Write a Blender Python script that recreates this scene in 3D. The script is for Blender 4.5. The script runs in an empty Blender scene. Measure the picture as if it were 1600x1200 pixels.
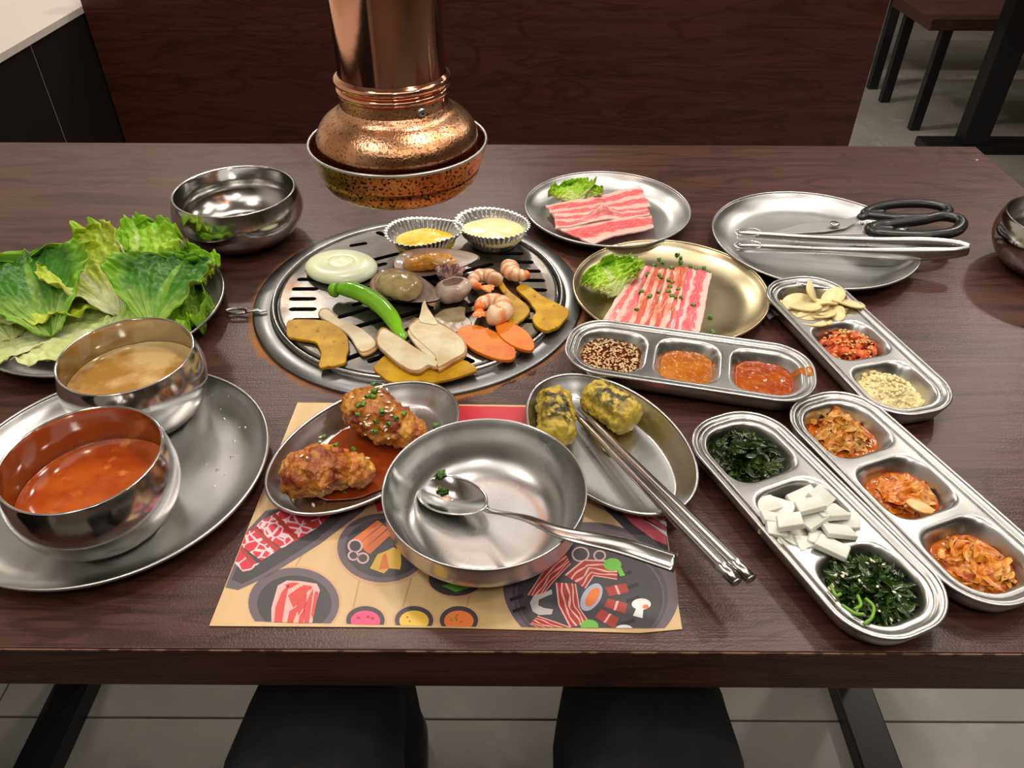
import bpy, bmesh, math, random
from mathutils import Vector, Matrix, noise
from mathutils.bvhtree import BVHTree
random.seed(7)
PI = math.pi
sin, cos = math.sin, math.cos
S = bpy.context.scene
COL = S.collection

# ------------------------------------------------------------ camera, world, exposure
F_PX, PITCH, ROLL, YAW, CAM_H = 1210.1, 0.6824727, 0.0037695, -0.0016492, 0.5
fw = Vector((sin(YAW)*cos(PITCH), cos(YAW)*cos(PITCH), -sin(PITCH)))
rt = Vector((cos(YAW), -sin(YAW), 0)); up = rt.cross(fw)
RT = cos(ROLL)*rt + sin(ROLL)*up; UP = -sin(ROLL)*rt + cos(ROLL)*up
CAM = Vector((0, 0, CAM_H))
cd = bpy.data.cameras.new('camera'); cam = bpy.data.objects.new('camera', cd); COL.objects.link(cam)
cam.matrix_world = Matrix(((RT.x, UP.x, -fw.x, 0), (RT.y, UP.y, -fw.y, 0), (RT.z, UP.z, -fw.z, CAM_H), (0, 0, 0, 1)))
cd.sensor_width = 36; cd.lens = F_PX/1600*36; cd.clip_start = .02; cd.clip_end = 60
S.camera = cam
S.view_settings.view_transform = 'Standard'; S.view_settings.look = 'None'
S.view_settings.gamma = 1; S.view_settings.use_curve_mapping = False
S.view_settings.exposure = 0.15
W = bpy.data.worlds.new('world'); S.world = W; W.use_nodes = True
W.node_tree.nodes['Background'].inputs[0].default_value = (1, .93, .85, 1)
W.node_tree.nodes['Background'].inputs[1].default_value = .35

def lamp(x, y, z, power, size, col=(1, .91, .80)):
    l = bpy.data.lights.new('lamp_light', 'AREA'); l.shape = 'DISK'; l.size = size; l.energy = power; l.color = col
    o = bpy.data.objects.new('lamp_light', l); COL.objects.link(o); o.location = (x, y, z)
    return o
LAMPS = [(-.75, .35, 1.5), (.35, .75, 1.5), (-.35, 1.25, 1.5), (.95, 1.35, 1.5), (-.95, 2.7, 1.5), (.15, -.55, 1.5), (1.15, .1, 1.5), (-.15, 2.9, 1.5), (1.9, 2.4, 1.5)]
PW = [5, 7, 6, 7, 13, 4.5, 5, 15, 15]

def ray(x, y): return ((x-800)/F_PX*RT - (y-600)/F_PX*UP + fw)
def at(x, y, z=0):                      # point of the plane at height z seen at a photo pixel
    d = ray(x, y); return CAM + d*((z-CAM_H)/d.z)

# ------------------------------------------------------------ materials
def M(name, col, rough=.5, metal=0, col2=None, scale=20, detail=4, ramp=(.4, .6), bump=0, bscale=200, stretch=None, trans=0, sss=0,
      coat=0, spec=.5, col3=None, scale3=60, ramp3=(.55, .65), alpha=1, aniso=0, rough2=None, bdetail=3, coords='Object', voro=False, ior=1.45):
    m = bpy.data.materials.new(name); m.use_nodes = True; nt = m.node_tree; N = nt.nodes; L = nt.links
    b = N['Principled BSDF']; b.inputs['Base Color'].default_value = (*col, 1)
    b.inputs['Roughness'].default_value = rough; b.inputs['Metallic'].default_value = metal
    b.inputs['Specular IOR Level'].default_value = spec; b.inputs['IOR'].default_value = ior
    b.inputs['Coat Weight'].default_value = coat; b.inputs['Coat Roughness'].default_value = .08
    b.inputs['Transmission Weight'].default_value = trans; b.inputs['Anisotropic'].default_value = aniso
    if sss: b.inputs['Subsurface Weight'].default_value = sss; b.inputs['Subsurface Radius'].default_value = (1, .5, .3); b.inputs['Subsurface Scale'].default_value = .004
    tc = N.new('ShaderNodeTexCoord'); mp = N.new('ShaderNodeMapping'); L.new(tc.outputs[coords], mp.inputs[0])
    if stretch: mp.inputs['Scale'].default_value = stretch
    cur = None
    def nz(sc, dt):
        if voro:
            t = N.new('ShaderNodeTexVoronoi'); t.feature = 'DISTANCE_TO_EDGE'; t.inputs['Scale'].default_value = sc; L.new(mp.outputs[0], t.inputs[0]); return t.outputs[0]
        t = N.new('ShaderNodeTexNoise'); t.inputs['Scale'].default_value = sc; t.inputs['Detail'].default_value = dt; L.new(mp.outputs[0], t.inputs[0]); return t.outputs[0]
    def rmp(src, r, a=0, z=1):
        t = N.new('ShaderNodeMapRange'); t.inputs[1].default_value = r[0]; t.inputs[2].default_value = r[1]; t.inputs[3].default_value = a; t.inputs[4].default_value = z; L.new(src, t.inputs[0]); return t.outputs[0]
    def mix(fac, a, bcol):
        t = N.new('ShaderNodeMix'); t.data_type = 'RGBA'; L.new(fac, t.inputs[0])
        if isinstance(a, tuple): t.inputs[6].default_value = (*a, 1)
        else: L.new(a, t.inputs[6])
        if isinstance(bcol, tuple): t.inputs[7].default_value = (*bcol, 1)
        else: L.new(bcol, t.inputs[7])
        return t.outputs[2]
    if col2:
        f = rmp(nz(scale, detail), ramp); cur = mix(f, col, col2)
        if rough2 is not None:
            L.new(rmp(f, (0, 1), rough, rough2), b.inputs['Roughness'])
    if col3:
        voro = False
        f = rmp(nz(scale3, 3), ramp3); cur = mix(f, cur if cur else col, col3)
    if cur: L.new(cur, b.inputs['Base Color'])
    if bump:
        t = N.new('ShaderNodeTexNoise'); t.inputs['Scale'].default_value = bscale; t.inputs['Detail'].default_value = bdetail; L.new(mp.outputs[0], t.inputs[0])
        bp = N.new('ShaderNodeBump'); bp.inputs['Strength'].default_value = bump; bp.inputs['Distance'].default_value = .002
        L.new(t.outputs[0], bp.inputs['Height']); L.new(bp.outputs[0], b.inputs['Normal'])
    m['h'] = 1
    return m
class NT:                                # a small node-graph writer for the richer materials
    def __init__(s, m): s.nt = m.node_tree; s.N = s.nt.nodes; s.L = s.nt.links; s.b = s.N['Principled BSDF']
    def n(s, t, **k):
        o = s.N.new('ShaderNode'+t)
        for a, v in k.items(): setattr(o, a, v)
        return o
    def inp(s, sock, v):
        if isinstance(v, (int, float)): sock.default_value = v
        elif isinstance(v, tuple): sock.default_value = (*v, 1) if sock.type == 'RGBA' and len(v) == 3 else v
        else: s.L.new(v, sock)
    def math(s, op, a, b=0, c=0):
        o = s.n('Math', operation=op)
        for i, v in enumerate((a, b, c)): s.inp(o.inputs[i], v)
        return o.outputs[0]
    def rmp(s, v, a, b, c=0, d=1):
        o = s.n('MapRange'); s.inp(o.inputs[0], v)
        for i, q in enumerate((a, b, c, d)): o.inputs[i+1].default_value = q
        return o.outputs[0]
    def mix(s, f, a, b):
        o = s.n('Mix', data_type='RGBA'); s.inp(o.inputs[0], f); s.inp(o.inputs[6], a); s.inp(o.inputs[7], b); return o.outputs[2]
    def noise(s, v, sc, dt=3, dist=0):
        o = s.n('TexNoise'); s.inp(o.inputs['Vector'], v); o.inputs['Scale'].default_value = sc; o.inputs['Detail'].default_value = dt; o.inputs['Distortion'].default_value = dist; return o.outputs[0]
    def mapping(s, v, sc=(1, 1, 1), loc=(0, 0, 0)):
        o = s.n('Mapping'); s.inp(o.inputs[0], v); o.inputs['Scale'].default_value = sc; o.inputs['Location'].default_value = loc; return o.outputs[0]
    def coord(s, w): return s.n('TexCoord').outputs[w]
    def bump(s, h, st, dist=.002):
        o = s.n('Bump'); s.inp(o.inputs['Height'], h); o.inputs['Strength'].default_value = st; o.inputs['Distance'].default_value = dist; s.L.new(o.outputs[0], s.b.inputs['Normal'])

GX, GY = -.111, .78                      # grill centre
def wood(name, a, b, c, stain=False, rough=.33):
    m = M(name, a, rough); g = NT(m); p = g.coord('Object')
    q = g.mapping(p, (1.3, 26, 26)); n1 = g.noise(q, 3.0, 6, .6)
    q2 = g.mapping(p, (.9, 5, 5)); n2 = g.noise(q2, 2.2, 3, 1.2)
    q3 = g.mapping(p, (5, 160, 160)); n3 = g.noise(q3, 3, 3)
    w = g.math('SINE', g.math('MULTIPLY', n2, 42))
    col = g.mix(g.rmp(n1, .3, .7), a, b); col = g.mix(g.rmp(w, .55, 1, 0, .55), col, c); col = g.mix(g.rmp(n3, .52, .7, 0, .6), col, c)
    if stain:
        sp = g.n('SeparateXYZ'); g.inp(sp.inputs[0], p)
        dx = g.math('SUBTRACT', sp.outputs[0], GX+.115); dy = g.math('SUBTRACT', sp.outputs[1], GY-.78)
        d = g.math('SQRT', g.math('ADD', g.math('MULTIPLY', dx, dx), g.math('MULTIPLY', dy, dy)))
        nn = g.noise(p, 26, 4); nf = g.noise(p, 700, 2)
        edge = g.math('ADD', g.math('MULTIPLY', g.math('SUBTRACT', nn, .5), .026), .1975)
        fall = g.math('MULTIPLY', g.rmp(g.math('SUBTRACT', d, edge), -.007, .007, 1, 0), g.rmp(dy, -.12, .16, 1, .45))
        mask = g.rmp(g.math('ADD', fall, g.math('MULTIPLY', g.math('SUBTRACT', nf, .5), 1.5)), .40, .62, 0, .9)
        mask = g.math('MULTIPLY', g.math('MULTIPLY', mask, g.rmp(fall, .02, .12)), g.rmp(g.noise(p, 9, 3), .40, .58, .12, 1))
        col = g.mix(mask, col, (.34, .13, .025))
        g.inp(g.b.inputs['Roughness'], g.rmp(mask, 0, 1, rough, .8))
    g.inp(g.b.inputs['Base Color'], col)
    g.bump(g.math('ADD', g.noise(p, 520, 2), g.math('MULTIPLY', n3, .8)), .22, .0012)
    return m
WOOD = wood('dark_wood_laminate', (.088, .033, .024), (.048, .018, .013), (.018, .007, .006), True)
WOODP = wood('dark_panel_laminate', (.070, .018, .011), (.042, .011, .007), (.018, .006, .004), False, .38)
WOODB = wood('bench_laminate', (.085, .034, .022), (.05, .018, .012), (.02, .008, .006), False, .4)
def steel(name, col=(.56, .545, .52), r=.2, r2=.34, br=.12, spin=False):
    m = M(name, col, r, 1); g = NT(m); p = g.coord('Object')
    n = g.noise(p, 14, 4); n2 = g.noise(p, 30, 3)
    g.inp(g.b.inputs['Roughness'], g.math('ADD', g.rmp(n, .35, .65, r, r2), g.rmp(n2, .3, .7, -.008, .008)))
    g.inp(g.b.inputs['Base Color'], g.mix(g.rmp(n2, .35, .7), col, tuple(c*.94 for c in col)))
    g.bump(g.noise(g.mapping(p, (6, 60, 60)), 10, 2), br*.35, .0002)
    return m
STEEL = steel('brushed_steel', (.52, .515, .505), .22, .32); STEELP = steel('polished_steel', (.56, .55, .535), .10, .19, .05)
STEELT = steel('stamped_tray_steel', (.52, .515, .50), .24, .34, .06)
STEELD = steel('satin_plate_steel', (.50, .50, .49), .28, .38, .1)
GOLD = steel('brassy_plate_steel', (.58, .49, .31), .24, .33, .08)
IRON = steel('grill_ring_steel', (.23, .23, .235), .28, .42, .3)
GRILLM = M('oiled_grill_steel', (.19, .175, .16), .26, .9, (.10, .08, .06), 12, 5, (.45, .62), bump=.15, bscale=60, rough2=.38, col3=(.20, .09, .03), scale3=16, ramp3=(.60, .74))
DARK = M('plain_black', (.006, .005, .005), .5)  # flat near-black for the drip pan, cup screen and screw socket
COPPER = M('polished_copper', (.82, .42, .28), .09, 1, (.66, .30, .17), 9, 5, (.4, .65), bump=.06, bscale=30)
COPPERW = M('speckled_worn_copper', (.74, .40, .23), .26, 1, (.55, .26, .12), 30, 5, (.45, .6), bump=.25, bscale=420, col3=(.16, .07, .03), scale3=420, ramp3=(.56, .68))
COPPERS = M('pitted_scorched_copper', (.62, .30, .10), .28, 1, (.46, .17, .05), 22, 5, (.4, .6), bump=.35, bscale=420, col3=(.030, .015, .008), scale3=340, ramp3=(.53, .60))
ROUGHS = steel('matt_blade_steel', (.62, .61, .59), .42, .5, .05)
BLACKM = M('black_powder_coated_metal', (.010, .010, .012), .4, 0, bump=.1, bscale=300)
BLACKP = M('black_moulded_plastic', (.010, .010, .011), .28)
FOIL = M('crinkled_foil', (.90, .90, .89), .28, 1, bump=.4, bscale=160)

# ------------------------------------------------------------ mesh helpers
WLOC = {}
def wl(o): return WLOC.get(o.name, Vector((0, 0, 0)))
GEO = {}
def mk(name, V, Fc, mat, parent=None, loc=None, smooth=True, uv=None, mi=None):
    base = wl(parent) if parent else (Vector(loc) if loc is not None else Vector((0, 0, 0)))
    me = bpy.data.meshes.new(name)
    me.from_pydata([tuple(Vector(v)-base) for v in V], [], Fc)
    for m in (mat if isinstance(mat, (list, tuple)) else [mat]): me.materials.append(m)
    if mi: me.polygons.foreach_set('material_index', mi)
    if smooth: me.polygons.foreach_set('use_smooth', [True]*len(me.polygons))
    if uv:
        l = me.uv_layers.new(name='uv'); dat = l.data
        for lp in me.loops: dat[lp.index].uv = uv[lp.vertex_index]
    me.validate(); me.update()
    o = bpy.data.objects.new(name, me); COL.objects.link(o)
    if parent: o.parent = parent
    elif loc is not None: o.location = loc
    WLOC[o.name] = base
    GEO[o.name] = (V, Fc)
    return o
def tag(o, label=None, cat=None, group=None, kind=None):
    if label: o['label'] = label
    if cat: o['category'] = cat
    if group: o['group'] = group
    if kind: o['kind'] = kind
    return o
def thing(name, label, cat, loc=(0, 0, 0), group=None):
    o = bpy.data.objects.new(name, None); COL.objects.link(o); o.location = loc; WLOC[o.name] = Vector(loc); o.empty_display_size = .02
    return tag(o, label, cat, group)
def solid(o, t, off=-1):
    m = o.modifiers.new('solid', 'SOLIDIFY'); m.thickness = t; m.offset = off; return o
def bev(o, w, n=2, ang=.6):
    m = o.modifiers.new('bevel', 'BEVEL'); m.width = w; m.segments = n; m.limit_method = 'ANGLE'; m.angle_limit = ang; m.harden_normals = True; return o
def sub(o, n=1):
    m = o.modifiers.new('sub', 'SUBSURF'); m.levels = m.render_levels = n; return o
def copy_tree(o, parent=None):
    c = o.copy(); COL.objects.link(c)
    if parent: c.parent = parent
    for ch in o.children: copy_tree(ch, c)
    return c
def box(x0, y0, z0, x1, y1, z1):
    V = [(x, y, z) for z in (z0, z1) for y in (y0, y1) for x in (x0, x1)]
    return V, [(0, 2, 3, 1), (4, 5, 7, 6), (0, 1, 5, 4), (2, 6, 7, 3), (0, 4, 6, 2), (1, 3, 7, 5)]
def join(parts):
    V, Fc = [], []
    for v, f in parts:
        k = len(V); V += list(v); Fc += [tuple(i+k for i in q) for q in f]
    return V, Fc
def spline(pts, n):
    pts = [Vector(p) for p in pts]; out = []
    P = [2*pts[0]-pts[1]]+pts+[2*pts[-1]-pts[-2]]
    k = len(pts)-1
    for i in range(n+1):
        t = i/n*k; j = min(int(t), k-1); t -= j; a, b, c, d = P[j:j+4]
        out.append(.5*((2*b)+(c-a)*t+(2*a-5*b+4*c-d)*t*t+(3*b-a-3*c+d)*t**3))
    return out
def interp(r, n):
    return [v.x for v in spline([(x, 0, 0) for x in r], n)]
def closed_spline(pts, n):
    pts = [Vector(p) for p in pts]; k = len(pts); out = []
    for i in range(n):
        t = i/n*k; j = int(t); t -= j; a, b, c, d = (pts[(j+q) % k] for q in (-1, 0, 1, 2))
        out.append(.5*((2*b)+(c-a)*t+(2*a-5*b+4*c-d)*t*t+(3*b-a-3*c+d)*t**3))
    return out
def lathe(prof, n=64, c=(0, 0, 0), mod=None):
    V, Fc = [], []
    for (r, z) in prof:
        for j in range(n):
            a = 2*PI*j/n; rr, zz = (mod(r, z, a) if mod else (r, z)); V.append((c[0]+rr*cos(a), c[1]+rr*sin(a), c[2]+zz))
    for i in range(len(prof)-1):
        for j in range(n):
            k = (j+1) % n; Fc.append((i*n+j, i*n+k, (i+1)*n+k, (i+1)*n+j))
    for ring in (0, len(prof)-1):           # close a ring that has shrunk onto the axis into one vertex
        if prof[ring][0] < .0005:
            lo = ring*n; cen = sum((Vector(v) for v in V[lo:lo+n]), Vector())/n; V.append(tuple(cen)); c_ = len(V)-1
            Fc = [tuple(c_ if lo <= q < lo+n else q for q in f) for f in Fc]; Fc = [tuple(dict.fromkeys(f)) for f in Fc]
    used = sorted({q for f in Fc for q in f}); mp_ = {q: i for i, q in enumerate(used)}
    return [V[q] for q in used], [tuple(mp_[q] for q in f) for f in Fc]
def smoothprof(p, n):
    return [(max(v.x, .0001), v.y) for v in spline([(a, b, 0) for a, b in p], n)]
def tube(path, rad, n=12, flat=1, closed=False, upv=(0, 0, 1), namp=0, nfreq=60, cap=True):
    V, Fc, uv = [], [], []; m = len(path); path = [Vector(p) for p in path]
    for i, p in enumerate(path):
        if closed: t = path[(i+1) % m]-path[i-1]
        else: t = path[min(i+1, m-1)]-path[max(i-1, 0)]
        t.normalize(); s = t.cross(Vector(upv)); s = s.normalized() if s.length > 1e-4 else Vector((1, 0, 0)); u = s.cross(t).normalized()
        r = rad[i] if isinstance(rad, (list, tuple)) else rad
        for j in range(n):
            a = 2*PI*j/n; d = s*cos(a)+u*sin(a)*flat; q = p+d*r
            if namp: q += d*namp*(noise.noise(q*nfreq)+.6*noise.noise(q*nfreq*2.3)+.35*noise.noise(q*nfreq*5.1))
            V.append(q); uv.append((i/(m-1), j/n))
    for i in range(m if closed else m-1):
        for j in range(n):
            k = (j+1) % n; i2 = (i+1) % m; Fc.append((i*n+j, i*n+k, i2*n+k, i2*n+j))
    if cap and not closed: Fc.append(tuple(range(n-1, -1, -1))); Fc.append(tuple((m-1)*n+j for j in range(n)))
    return (V, Fc, uv)
def lump(pts, rad, n=40, seg=28, flat=1, namp=0, nfreq=60, upv=(0, 0, 1)):
    P = spline(pts, n); R = interp(rad, n); L = len(P)
    for i in range(L):                      # round the ends
        e = min(i, L-1-i)/(L*.16)
        if e < 1: R[i] *= math.sqrt(max(0.0004, 1-(1-e)**2))
    return tube(P, R, seg, flat, upv=upv, namp=namp, nfreq=nfreq)
def sheet(fn, nu, nv):
    V, Fc, uv = [], [], []
    for i in range(nu+1):
        for j in range(nv+1):
            u, v = i/nu, j/nv; V.append(Vector(fn(u, v))); uv.append((u, v))
    for i in range(nu):
        for j in range(nv):
            a = i*(nv+1)+j; Fc.append((a, a+nv+1, a+nv+2, a+1))
    return V, Fc, uv
def prism(pts, z0, z1):
    n = len(pts); V = [(p[0], p[1], z0) for p in pts]+[(p[0], p[1], z1) for p in pts]
    ar = sum(pts[i][0]*pts[(i+1) % n][1]-pts[(i+1) % n][0]*pts[i][1] for i in range(n))
    Fc = [tuple(range(n-1, -1, -1)), tuple(range(n, 2*n))]+[(i, (i+1) % n, (i+1) % n+n, i+n) for i in range(n)]
    if ar < 0: Fc = [f[::-1] for f in Fc]
    return V, Fc
def slab(name, px, z, th, mat, label, cat, group=None, n=48, b=.0012, sharp=False, jit=0, parent=None, rnd=False):
    pts = [at(x, y, z+th) for x, y in px]
    if rnd: pts = closed_spline(pts, n); sharp = True
    if not sharp:
        for _ in range(1):
            q = []
            for i in range(len(pts)):
                a_, b_ = pts[i], pts[(i+1) % len(pts)]; q += [a_*.85+b_*.15, a_*.5+b_*.5+Vector((nz(a_, 90)*.001, nz(b_, 90)*.001, 0)), a_*.15+b_*.85]
            pts = q
        pts = [p+Vector((nz(p, 160)*.0007, nz(p, 160, 5)*.0007, 0)) for p in pts]
    if jit: pts = [p+Vector((random.uniform(-jit, jit), random.uniform(-jit, jit), 0)) for p in pts]
    c = sum(pts, Vector())/len(pts); V, Fc = prism([(p.x, p.y) for p in pts], z, z+th)
    o = mk(name, V, Fc, mat, parent, (c.x, c.y, z), smooth=True); bev(o, b, 2)
    if not parent: tag(o, label, cat, group)
    return o
def nz(p, f, s=0): return noise.noise(Vector((p[0]*f+s, p[1]*f+s*1.7, (p[2] if len(p) > 2 else 0)*f)))
def bvh(o):
    V, Fc = GEO[o.name]; return BVHTree.FromPolygons([Vector(v) for v in V], Fc)
def hit(px, py, trees, default=None):
    d = ray(px, py).normalized(); best = None
    for t in trees:
        h = t.ray_cast(CAM, d)
        if h[0] is not None and (best is None or h[3] < best[3]): best = h
    return (best[0], best[1]) if best else ((at(px, py, default), Vector((0, 0, 1))) if default is not None else (None, None))

# ------------------------------------------------------------ setting
FLOOR = -.75
CONC = M('floor_tile_stone', (.36, .34, .31), .42, 0, (.28, .265, .24), 3, 6, (.35, .65), bump=.06, bscale=60, col3=(.42, .40, .36), scale3=9, ramp3=(.55, .7))
GROUT = M('floor_grout', (.10, .09, .08), .8)
V, Fc = box(-3.4, -2.4, FLOOR-.05, 5.0, 7.2, FLOOR-.003)
floor = tag(mk('floor', V, Fc, GROUT, smooth=False), kind='structure')
V, Fc = box(.0012, .0012, -.008, .5988, .5988, 0)
tile0 = mk('tile', V, Fc, CONC, smooth=False); bev(tile0, .0015, 1)
first = True
for i in range(14):
    for j in range(16):
        o = tile0 if first else tile0.copy()
        if not first: COL.objects.link(o)
        first = False
        o.parent = floor; o.location = (-3.4+.6*i+.13, -2.4+.6*j+.05, FLOOR)
WALLW = M('warm_white_wall_paint', (.62, .58, .52), .6, bump=.05, bscale=90)
LEDGE = M('pale_ledge_laminate', (.55, .50, .45), .35)
WALLK = M('glossy_black_panel', (.012, .010, .010), .3, bump=.02, bscale=60)
CEIL = M('ceiling_paint', (.62, .58, .52), .8)
def struct(name, b, mat, **k):
    V, Fc = join(b) if isinstance(b, list) else b
    return tag(mk(name, V, Fc, mat, smooth=False, **k), kind='structure')
wl1 = struct('wall_left', box(-1.40, -2.4, FLOOR, -1.30, 7.2, 1.75), WALLW)
bp1 = mk('black_panel', *box(-1.30, -.9, FLOOR, -1.012, 1.698, .028), WALLK, wl1, smooth=False)
bp2 = mk('black_panel', *box(-1.30, 1.702, FLOOR, -1.012, 7.0, .028), WALLK, wl1, smooth=False)
mk('panel_joint', *box(-1.30, 1.6985, FLOOR, -1.0135, 1.7015, .027), LEDGE, wl1, smooth=False)
struct('trim_1', box(-1.30, -.9, .028, -1.008, 7.0, .042), LEDGE)
struct('wall_back', box(-3.4, 7.2, FLOOR, 5, 7.3, 1.75), WALLW)
struct('wall_right', box(5.0, -2.4, FLOOR, 5.1, 7.3, 1.75), WALLW)
struct('wall_front', box(-3.4, -2.5, FLOOR, 5.1, -2.4, 1.75), M('rear_wall_paint', (.30, .22, .16), .6))
struct('ceiling', box(-3.4, -2.5, 1.75, 5.1, 7.3, 1.85), CEIL)

# wooden booth partition
t = thing('booth_partition', 'dark red-brown wood-grain partition panel standing behind the dining table', 'partition', (-.07, 1.97, FLOOR))
bev(mk('panel', *box(-1.008, 1.95, FLOOR, .867, 1.99, .125), WOODP, t, smooth=False), .002)
bev(mk('cap_rail', *box(-1.008, 1.945, .125, .870, 1.995, .14), WOODP, t, smooth=False), .002)

# other furniture seen at the upper right
t = thing('bench', 'low wooden bench on black metal legs in the far upper right', 'bench', (2.3, 3.47, FLOOR))
bev(mk('seat', *box(1.64, 3.27, -.345, 3.1, 3.66, -.30), WOODB, t, smooth=False), .003)
for x in (1.70, 2.98):
    for y in (3.275, 3.62): bev(mk('leg', *box(x, y, FLOOR, x+.042, y+.035, -.345), BLACKM, t, smooth=False), .002)
mk('stretcher', *box(1.74, 3.44, -.375, 2.98, 3.47, -.345), BLACKM, t, smooth=False)
t = thing('dining_table', 'neighbouring dining table on a black metal upright with floor foot bar, far upper right', 'table', (2.3, 3.0, FLOOR))
bev(mk('tabletop', *box(1.55, 2.2, -.05, 3.4, 3.18, 0), WOODB, t, smooth=False), .003)
mk('upright', *box(1.80, 3.03, FLOOR, 1.90, 3.10, -.05), BLACKM, t, smooth=False)
mk('upright', *box(3.0, 3.03, FLOOR, 3.1, 3.10, -.05), BLACKM, t, smooth=False)
mk('foot_bar', *box(1.66, 3.02, FLOOR, 3.25, 3.13, FLOOR+.035), BLACKM, t, smooth=False)
t = thing('bench', 'second bench behind the low wooden one, only its black leg in view', 'bench', (2.3, 4.1, FLOOR))
bev(mk('seat', *box(1.66, 3.80, -.345, 3.1, 4.2, -.30), WOODB, t, smooth=False), .003)
for x in (1.71, 2.98):
    for y in (3.805, 4.15): mk('leg', *box(x, y, FLOOR, x+.042, y+.035, -.345), BLACKM, t, smooth=False)

# the table
TX0, TX1, TY0, TY1 = -.99, .762, .3115, 1.243
t = table = thing('dining_table', 'dark brown wood-grain dining table laid with all the dishes', 'table', (-.115, .78, FLOOR))
V, Fc = box(TX0, TY0, -.05, TX1, TY1, 0); V = [Vector(v) for v in V]
bev(mk('tabletop', V, Fc, WOOD, t, smooth=False), .0012)
TAN = M('worn_edge_band', (.30, .17, .09), .5, 0, (.08, .03, .02), 60, 4, (.48, .56))
mk('edge_band', *box(TX0, TY0-.0006, -.0030, TX1, TY0+.0006, -.0012), TAN, t, smooth=False)
mk('edge_band', *box(TX0, TY1-.0006, -.0030, TX1, TY1+.0006, -.0012), TAN, t, smooth=False)
for x in (-.77, .545):
    bev(mk('foot_bar', *box(x, .42, FLOOR, x+.062, 1.15, FLOOR+.035), BLACKM, t, smooth=False), .003)
    mk('upright', *box(x-.0, .74, FLOOR+.035, x+.062, .82, -.05), BLACKM, t, smooth=False)
p = at(1527, 248, .002)
V, Fc = lathe(smoothprof([(.0001, .0012), (.002, .0011), (.0034, .0006), (.0036, 0)], 8), 16, (p.x, p.y, 0))
mk('corner_screw', V, Fc, IRON, t)

# ------------------------------------------------------------ the seated person (dark trousers only, under the table edge)
CLOTH = M('black_trouser_cloth', (.010, .010, .011), .9, 0, (.016, .016, .018), 30, 5, bump=.4, bscale=500)
def person():
    me = bpy.data.meshes.new('person')
    J = {'pel': ((-.02, -.16, -.17), .15), 'wai': ((-.02, -.19, -.03), .145), 'hl': ((-.105, -.09, -.215), .105), 'hr': ((.065, -.09, -.215), .105),
         'tl': ((-.160, .20, -.225), .100), 'tr': ((.118, .20, -.225), .100),
         'tl2': ((-.178, .33, -.222), .092), 'tr2': ((.128, .33, -.222), .096),
         'kl': ((-.18, .46, -.235), .074), 'kr': ((.128, .46, -.235), .076),
         'cl': ((-.165, .485, -.42), .058), 'cr': ((.115, .485, -.42), .058), 'al': ((-.17, .45, -.67), .045), 'ar': ((.12, .45, -.67), .045)}
    K = list(J); E = [('pel', 'wai'), ('pel', 'hl'), ('pel', 'hr'), ('hl', 'tl'), ('hr', 'tr'), ('tl', 'tl2'), ('tr', 'tr2'), ('tl2', 'kl'), ('tr2', 'kr'), ('kl', 'cl'), ('kr', 'cr'), ('cl', 'al'), ('cr', 'ar')]
    base = Vector((-.02, -.16, FLOOR))
    me.from_pydata([Vector(J[k][0])-base for k in K], [(K.index(a), K.index(b)) for a, b in E], [])
    o = bpy.data.objects.new('person', me); COL.objects.link(o); o.location = base
    me.materials.append(CLOTH); WLOC[o.name] = base
    sk = o.modifiers.new('skin', 'SKIN'); sk.use_smooth_shade = True
    for i, k in enumerate(K):
        me.skin_vertices[0].data[i].radius = (J[k][1], J[k][1]); me.skin_vertices[0].data[i].use_root = (k == 'pel')
    sub(o, 2)
    tx = bpy.data.textures.new('cloth_folds', 'CLOUDS'); tx.noise_scale = .09
    dm = o.modifiers.new('folds', 'DISPLACE'); dm.texture = tx; dm.strength = .022; dm.mid_level = .5
    tag(o, 'seated person in loose black trousers, only the thighs seen under the table edge', 'person')
    for x in (-.17, .12):
        V, Fc, uv = lump([(x, .40, FLOOR+.045), (x, .47, FLOOR+.05), (x, .56, FLOOR+.04), (x, .66, FLOOR+.032)], [.035, .042, .042, .030], 20, 16, .8)
        mk('shoe', V, Fc, BLACKP, o)
person()
t = thing('bench', 'dark bench that the person in black trousers sits on', 'bench', (-.1, -.25, FLOOR))
bev(mk('seat', *box(-.95, -.45, -.375, .75, -.02, -.335), WOODB, t, smooth=False), .003)
for x in (-.9, .66):
    for y in (-.43, -.07): mk('leg', *box(x, y, FLOOR, x+.04, y+.035, -.375), BLACKM, t, smooth=False)

# ------------------------------------------------------------ pendant lamps, then added fill panels
LH = M('lamp_housing', (.02, .02, .02), .4)
for i, (x, y, z) in enumerate(LAMPS):
    t = thing('pendant_lamp', 'black dome pendant lamp hanging from the ceiling above the tables', 'lamp', (x, y, z), 'pendant lamps over the tables')
    V, Fc = lathe(smoothprof([(.12, -.03), (.115, .02), (.08, .07), (.03, .1), (.012, .12)], 12), 32, (x, y, z))
    solid(mk('lamp_shade', V, Fc, LH, t), .003)
    V, Fc = lathe([(.004, .1), (.004, 1.75-z)], 8, (x, y, z)); mk('cord', V, Fc, LH, t)
    l = lamp(0, 0, .012, PW[i], .19); l.parent = t

for i, (x, y) in enumerate(((-.75, -.3), (.75, -.4), (-.2, 1.6), (1.5, .9), (-.6, 3.6), (1.8, 3.4))):  # unseen fill panels, added to even out the light and steel reflections
    t = thing('fill_panel', 'added soft fill light panel under the ceiling, out of view', 'fill light', (x, y, 1.70), 'added fill panels')
    bev(mk('frame', *box(x-.75, y-.42, 1.71, x+.75, y+.42, 1.75), LEDGE, t, smooth=False), .004)
    l = lamp(0, 0, 0, 5.5, 1.4, (1, .96, .91)); l.data.shape = 'RECTANGLE'; l.data.size_y = .75; l.parent = t

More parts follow.
